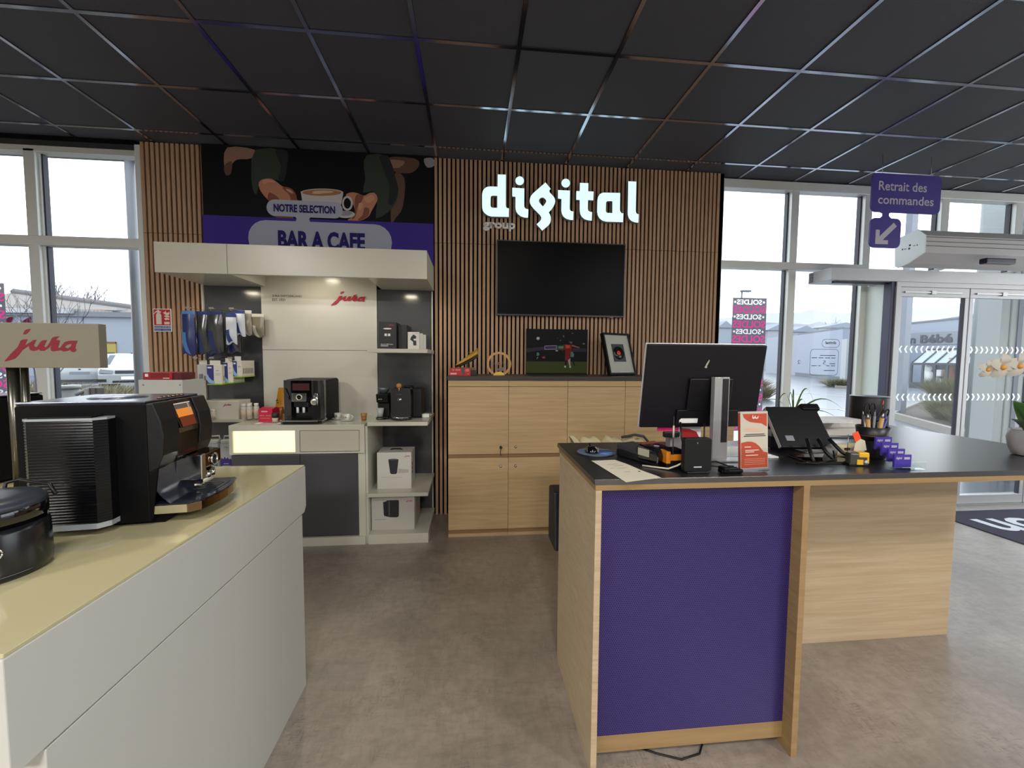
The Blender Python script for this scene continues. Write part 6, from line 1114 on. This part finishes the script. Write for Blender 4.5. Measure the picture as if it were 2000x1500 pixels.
def shrub(nm,lab,x,y,z,rx,rz,n,c,grp=None,seed=1,up=1.0,ry=None):
    rz=rz*.82
    rr=random.Random(seed); t_=thing(nm,lab,'shrub',(x,y,z),0,grp); b=B(); ry=ry or rx
    for i in range(n):
        a=rr.uniform(0,2*PI); r_=math.sqrt(rr.random())*.75; bx,by=x+rx*r_*math.cos(a),y+ry*r_*math.sin(a); k_=rr.uniform(.55,1.0)
        ex=bx+(rr.gauss(0,.25)+.45*r_*math.cos(a))*rx*up; ey=by+(rr.gauss(0,.25)+.45*r_*math.sin(a))*ry*up; h=rz*k_*(1.05-.45*r_*r_)
        w=.006+.004*rr.random(); w*=max(1,rx/.8); mi=rr.choice((0,0,1,2)); m_=Vector(((bx+ex)/2,(by+ey)/2,z+h*.62)); s_=Vector((math.cos(a*3),math.sin(a*3),0))*w
        p0_,p2_=Vector((bx,by,z+rr.random()*h*.3)),Vector((ex,ey,z+h))
        b.quad([p0_-s_,p0_+s_,m_+s_*.8,m_-s_*.8],mi); f=b.b.faces.new([b.b.verts.new(v) for v in (m_-s_*.8,m_+s_*.8,p2_)]); f.material_index=mi
    obj('foliage',b,c,t_,fix=False); obj('stems',B().cyl((x,y,z-.02),rx*.18,rz*.4,'z',7,0,rx*.08),mat('stem_brown','#55473b',.9),t_); return t_
GR=[mat('grass_olive','#8a8a55',.8),mat('grass_brown','#8f7c66',.8),mat('grass_green','#6e8046',.8)]; RG=[mat('grass_rust','#9b7a63',.8),mat('grass_brown','#8f7c66',.8),mat('grass_green','#6e8046',.8)]; PGR=[mat('grass_straw','#a9a27c',.8),mat('grass_pink','#b08f86',.8),mat('grass_soft','#8f9a62',.8)]
SG='shrubs in the planter outside the doors'
for i,(x,y,rx,rz,lab) in enumerate(((12.3,9.0,.75,.95,'olive shrub at the left of the planter outside the doors'),(13.3,8.8,.85,1.05,'olive shrub in the middle of the planter outside the doors'),(11.6,8.2,.6,.7,'low brownish shrub at the front of the planter outside the doors'),(12.6,7.8,.7,.9,'shrub at the right end of the planter, by the door stile'),(14.6,9.3,.9,1.2,'tall olive shrub at the back of the planter'))): shrub('shrub',lab,x,y,GZ+.08,rx,rz,1600,GR,SG,11+i)
p=gp_(1655,757); planter('far small planter bed beside the warehouse',[gpt(1630,758),gpt(1672,760),gpt(1672,748),gpt(1642,748)],.14); shrub('shrub','low green shrub in the far bed by the warehouse corner',p.x+.6,p.y+.5,GZ,1.5,.75,1200,GR,None,21)
p=gp_(1462,778); shrub('shrub','rusty grass clump at the window beside the sale poster',p.x,p.y,GZ,1.0,1.0,1500,RG,None,22); p=gp_(1475,758); shrub('shrub','green grass clump behind the rusty one, by the sale poster',p.x-.5,p.y,GZ,1.2,.9,1000,GR,None,23)
p=gp_(1862,775); shrub('shrub','small shrub in front of the glazed shop front',p.x,p.y,GZ,1.1,1.3,1000,GR,None,24)
# bare trees
def tree(nm,lab,base,H,seed,depth=5,spread=.5,r0=.12,c='#6f6a72',leafy=0,cat='tree',nb=3):
    rr=random.Random(seed); t_=thing(nm,lab,cat,tuple(base)); b=B(); tips=[]
    def grow(p,d,L,r,k):
        q=p+d*L; mid=p.lerp(q,.5)+Vector((rr.gauss(0,L*.05),rr.gauss(0,L*.05),0)); b.tube([p,mid,q],r,5 if k<2 else 3,0,r*.62); tips.append(q)
        if k>=depth: return
        for i in range(nb if k<3 else 2):
            nd=(d+Vector((rr.gauss(0,spread),rr.gauss(0,spread),rr.uniform(-.05,.35)))).normalized(); grow(q if i else p.lerp(q,rr.uniform(.6,1)),nd,L*rr.uniform(.6,.82),r*.6,k+1)
    grow(Vector(base),Vector((0,0,1)),H*.32,r0,0); obj('branches',b,mat('bark_'+c,c,.9),t_,fix=False); return t_
for i,(x,Y,yt,lab) in enumerate(((108,46,560,'bare tree behind the warehouse roof, leftmost of the three'),(143,52,557,'tallest bare tree behind the warehouse roof'),(172,58,568,'bare tree behind the warehouse roof, rightmost of the three'))):
    p=atY(x,640,Y); H=atY(x,yt,Y).z+.5; tree('bare_tree',lab,(p.x,Y,0),H,31+i,6,.36,.26,'#8b8b96',nb=3)
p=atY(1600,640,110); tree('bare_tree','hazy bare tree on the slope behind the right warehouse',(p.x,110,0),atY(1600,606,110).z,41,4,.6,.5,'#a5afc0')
# ---------------- outside, left ----------------
struct(obj('raised_parking',B().box(-60,-4,15.5,60,-.2,.2),WET))
bw=thing('long_warehouse','long grey blue warehouse with tiled roof behind the white cars','building',(-28,30,GZ)); YW=30
def at30(x,y,Y=YW): return atY(x,y,Y)
xl=at30(-120,620).x; xr=at30(330,620).x; ze=at30(200,616).z
obj('wall',B().box(xl,xr,YW,YW+1,GZ,ze),mat('shed_grey','#c3cddf',.6),bw); obj('eaves',B().box(xl,xr,YW-.25,YW,ze-.12,ze+.22),mat('eaves_grey','#8f95a0',.5),bw)
q0=at30(100,612); obj('white_gutter',B().box(xl,at30(152,614).x,YW-.45,YW-.25,ze+.05,ze+.35),mat('gutter_white','#e4e8ec',.5),bw)
TRF=mat('roof_tiles','#c0b8b2',.8); b=B(); zl=atY(-120,574,34).z; zr=atY(330,626,34).z
b.quad([(xl,YW-.2,ze+.3),(xr,YW-.2,ze+.15),(xr+2,34.5,zr),(xl,34.5,zl+.3)]); obj('roof',b,TRF,bw); b=B()
obj('roof_ridge',B().tube([(xl,34.5,zl+.3),(xr+2,34.5,zr)],.28,6),mat('ridge_grey','#8d8b8d',.8),bw)
obj('brick_band',B().prism([(at30(-40,601).x,at30(-40,598).z),(at30(-40,601).x,at30(-40,607).z-.3),(at30(200,616).x,ze+.3),(at30(240,616).x,ze+.35),(at30(150,606).x,at30(150,604).z),],'y',YW-.1,YW+.1),mat('brick_orange','#cfa38c',.8),bw)
b=B()
for i in range(26):
    x=30+i*7.2; p=at30(x,597+ .072*x,YW-.12); b.box(p.x-.10,p.x+.10,YW-.16,YW-.1,p.z-.12,p.z+.16)
obj('white_studs',b,mat('stud_white','#d6d2cb',.6),bw)
for x0,x1 in ((207,229),(272,300)):
    p0,p1=at30(x0,669),at30(x1,701); f=obj('window',B().box(p0.x,p1.x,YW-.06,YW,p1.z-2.4,p0.z),mat('yellow_frame','#cfc04c',.5),bw); obj('pane',B().box(p0.x+.1,p1.x-.1,YW-.08,YW-.06,p1.z-1.6,p0.z-.65),mat('dark_pane','#4c545c',.3),f); obj('red_line',B().box(p0.x,p1.x,YW-.09,YW,p0.z-.06,p0.z+.05),mat('sign_red2','#a53a3a',.5),f)
obj('panel_joint',B().box(at30(162,640).x,at30(162,640).x+.06,YW-.02,YW,GZ,ze),mat('eaves_grey','#8f95a0',.5),bw)
b=B()
for P in ([(13,630),(14,624),(20,620),(27,619),(25,626),(22,630)],[(45,630),(50,625),(62,619),(62,630)]):
    b.prism([(at30(x,y).x,at30(x,y).z) for x,y in P],'y',YW-.1,YW-.05)
obj('pink_emblem',b,PK,bw)
obj('roof_hatch',B().box(at30(137,600).x,at30(152,600).x,33,34,atY(137,606,33).z,atY(137,599,33).z).box(at30(208,600).x,at30(222,600).x,33,34,atY(208,614,33).z,atY(208,607,33).z),mat('gutter_white','#e4e8ec',.5),bw)
lp=thing('street_lamp','thin street lamp rising over the long warehouse roof','lamp',(-23,36,0)); p=atY(219,608,36); obj('post',B().tube([(p.x,36,0),(p.x,36,p.z),(p.x+.3,36,p.z+.25)],.05),mat('edge_grey','#7d8798',.6),lp); obj('lamp_head',B().box(p.x+.2,p.x+1.1,35.8,36.2,p.z+.2,p.z+.4),mat('edge_grey','#7d8798',.6),lp)
lp=thing('street_lamp','street lamp with flat head above the sale poster','lamp',(12,20,0)); p=atY(1449,569,22); obj('post',B().tube([(p.x,22,GZ),(p.x,22,p.z)],.04),mat('edge_grey','#7d8798',.6),lp); obj('lamp_head',B().box(p.x-.05,p.x+.5,21.9,22.1,p.z-.03,p.z+.06),mat('edge_grey','#7d8798',.6),lp)
# cars
CW=mat('car_white','#dfe4ea',.25,coat=.6); CG=mat('car_glass','#5f7383',.08,spec=.8); TY=mat('tyre','#1d1e22',.8); RL=mat('tail_light','#c0283a',.3); HL=mat('head_light','#c9d4df',.15)
def car(lab,loc,rz,front):
    t_=thing('parked_car',lab,'car',loc,rz,'white cars outside the left window'); k=dict(local=True)
    # length along Y, -Y end faces the camera
    prof=[(-2.1,.28),(-2.15,.62),(-2.05,.82),(-1.2,.95),(-.65,1.40),(.7,1.42),(1.5,1.02),(2.05,.95),(2.1,.35)] if front else [(-2.1,.30),(-2.18,.62),(-2.12,.92),(-1.55,1.02),(-.85,1.38),(.4,1.42),(1.1,.98),(2.0,.85),(2.1,.35)]
    b=B(); cols=[]
    for y,z in prof:
        roof=max(0,(z-.98)/.45); w=.88-.20*roof
        cols.append([b.b.verts.new((-w,y,z)),b.b.verts.new((-w*.6,y-(.03),z+.02*(z>.9))),b.b.verts.new((w*.6,y-.03,z+.02*(z>.9))),b.b.verts.new((w,y,z))])
    for a_,c_ in zip(cols,cols[1:]):
        for j in range(3): b.b.faces.new((a_[j],a_[j+1],c_[j+1],c_[j])).smooth=True
    base=[b.b.verts.new((-.86,-2.08,.28)),b.b.verts.new((.86,-2.08,.28)),b.b.verts.new((.86,2.08,.3)),b.b.verts.new((-.86,2.08,.3))]; b.b.faces.new(base)
    for s_,j in ((-1,0),(1,3)):
        vs=[c_[j] for c_ in cols]; b.b.faces.new(vs)
    obj('body',b,CW,t_,bev=.03,**k)
    yA,zA,yB,zB=(-1.17,.985,-.70,1.36) if front else (-1.5,1.05,-.92,1.345)
    b=B(); b.quad([(-.76,yA-.03,zA),(.76,yA-.03,zA),(.62,yB-.05,zB),(-.62,yB-.05,zB)]); obj('windscreen' if front else 'rear_window',b,CG,t_,**k)
    for s_ in (-1,1): b=B(); b.quad([(s_*.875,-1.0,.97),(s_*.875,1.2,.99),(s_*.70,.7,1.36),(s_*.70,-.62,1.34)]); obj('side_window',b,CG,t_,**k)
    for sx_ in (-1,1):
        for y in (-1.35,1.35): w_=obj('wheel',B().lathe([(.32,-.1),(.32,.1)],(sx_*.80,y,.32),20,0,'x'),TY,t_,**k)
        obj('wing_mirror',B().sphere((sx_*.98,-.75,1.0),.09,(1,.6,.8),0,10,6),CW,t_,**k)
    if front:
        for sx_ in (-1,1): obj('head_light',B().prism([(sx_*.85,.70),(sx_*.50,.66),(sx_*.48,.78),(sx_*.80,.84)],'y',-2.19,-2.08),HL,t_,**k); obj('fog_light',B().box(sx_*.78-.12,sx_*.78+.12,-2.16,-2.1,.36,.46),TY,t_,**k)
        obj('grille',B().box(-.42,.42,-2.175,-2.14,.66,.78),mat('grille_grey','#747b85',.3,metal=.6),t_,**k); obj('number_plate',B().box(-.26,.26,-2.185,-2.13,.44,.55),WPR,t_,**k); obj('lower_intake',B().box(-.5,.5,-2.15,-2.1,.32,.40),TY,t_,**k)
    else:
        for sx_ in (-1,1): obj('tail_light',B().prism([(sx_*.86,.86),(sx_*.52,.74),(sx_*.50,.70),(sx_*.84,.70)],'y',-2.20,-2.10),RL,t_,**k)
        obj('number_plate',B().box(-.26,.26,-2.21,-2.12,.62,.73),mat('plate_grey','#aab2c2',.5),t_,**k); obj('lower_trim',B().box(-.8,.8,-2.19,-2.05,.34,.44),mat('trim_dark','#4a4f5a',.5),t_,**k)
    obj('aerial' if front else 'badge',B().box(-.03,.03,-.2 if front else -2.19,.0 if front else -2.15,1.42 if front else .80,1.46 if front else .84),TY,t_,**k); return t_
Yc=17.0; p=atY(257,700,Yc); car('white car facing the window, right of the other, behind the round pole',(p.x-1.2,Yc+1.6,.2),.62,True)
p=atY(159,700,16.8); car('white saloon with red tail lights parked left, seen from behind',(p.x-1.2,16.8+1.6,.2),.62,False)
p=atY(226,690,25); car('white car further back between the other two',(p.x,27,.2),.35,False)
# round pole, fascia, bin, bench, grasses
pl=thing('round_pole','round pale steel pole outside the left window','pole',(-3.67,4.9,GZ)); obj('shaft',B().cyl((-3.665,4.9,GZ),.044,3.70,'z',24),mat('pole_pale','#c9cdd6',.4),pl); obj('foot',B().cyl((-3.665,4.9,GZ),.09,.02,'z',24),mat('pole_pale','#c9cdd6',.4),pl)
struct(obj('trim_3',B().box(-9,-2.2,4.80,5.0,3.62,3.92),mat('fascia_cream','#c4c3bb',.6)))
bn_=thing('litter_bin','grey and blue litter bin outside behind the big machine','bin',(0,0,0)); p=atY(131,750,6.9); obj('body',B().cyl((p.x,6.9,GZ),.135,p.z-GZ-.05,'z',24),mat('bin_grey','#a9a9a6',.5),bn_); obj('blue_side',B().box(p.x-.15,p.x-.11,6.77,6.86,GZ,p.z-.08),mat('bin_blue','#30456e',.5),bn_); obj('rim',B().cyl((p.x,6.9,p.z-.07),.15,.05,'z',24),mat('bin_light','#c4c6c6',.5),bn_)
bk=thing('bollard','brown and grey post with a sloping arm outside beside the litter bin','post',(0,0,0)); p=atY(187,756,6.8); obj('post',B().box(p.x-.07,p.x+.07,6.72,6.88,GZ,p.z,bev=.02),mat('post_brown','#4a3230',.5),bk); obj('front_plate',B().box(p.x-.085,p.x-.02,6.70,6.73,GZ,p.z-.01,bev=.01),mat('bin_grey','#a9a9a6',.5),bk); p2=atY(151,770,6.8); obj('arm',B().tube([(p.x-.06,6.78,p.z-.02),(p2.x,6.78,p2.z)],.03,6),mat('bin_grey','#a9a9a6',.5),bk)
struct(obj('planting_bed',B().box(-22,-3.4,6.2,15.4,-.06,.12),mat('bed_soil','#6b6350',.9)))
rr=random.Random(9); gb_=B()
for (x,Y,rx,rz,mo_) in ((120,11,1.5,.75,0),(165,12.5,1.6,.70,0),(215,13,1.7,.62,0),(240,9.5,1.2,.65,0),(265,11,1.2,.62,3),(85,9.5,1.1,.80,3),(50,9.5,1.3,.85,0),(190,10.5,1.3,.60,0),(10,11,1.6,.9,3)):
    p=atY(x,740,Y)
    for i in range(1500):
        a_=rr.uniform(0,2*PI); r_=math.sqrt(rr.random())*.8; q0=Vector((p.x+rx*r_*math.cos(a_),Y+rx*r_*math.sin(a_),.1)); h=rz*rr.uniform(.45,1)*(1.05-.4*r_*r_); q2_=q0+Vector((rr.gauss(0,.22)*rx,rr.gauss(0,.22)*rx,h)); m_=q0.lerp(q2_,.5)+Vector((0,0,h*.12)); s_=Vector((math.cos(a_*3),math.sin(a_*3),0))*.013; mi=mo_+rr.choice((0,0,1,2))
        gb_.quad([q0-s_,q0+s_,m_+s_*.8,m_-s_*.8],mi); f=gb_.b.faces.new([gb_.b.verts.new(v) for v in (m_-s_*.8,m_+s_*.8,q2_)]); f.material_index=mi
o=obj('ornamental_grasses',gb_,PGR+RG,fix=False); tag(o,'bed of straw, green and rusty ornamental grasses outside the left window','grass',None,'stuff')
p=atY(70,740,6.4); tree('sapling','thin sapling with a few dark leaves outside the left window',(p.x,6.4,.1),2.9,77,4,.42,.02,'#7a7684',nb=3)
p=atY(115,740,7.6); tree('sapling','second thin sapling right of the window post',(p.x,7.6,.1),2.6,81,4,.42,.018,'#7a7684',nb=3)
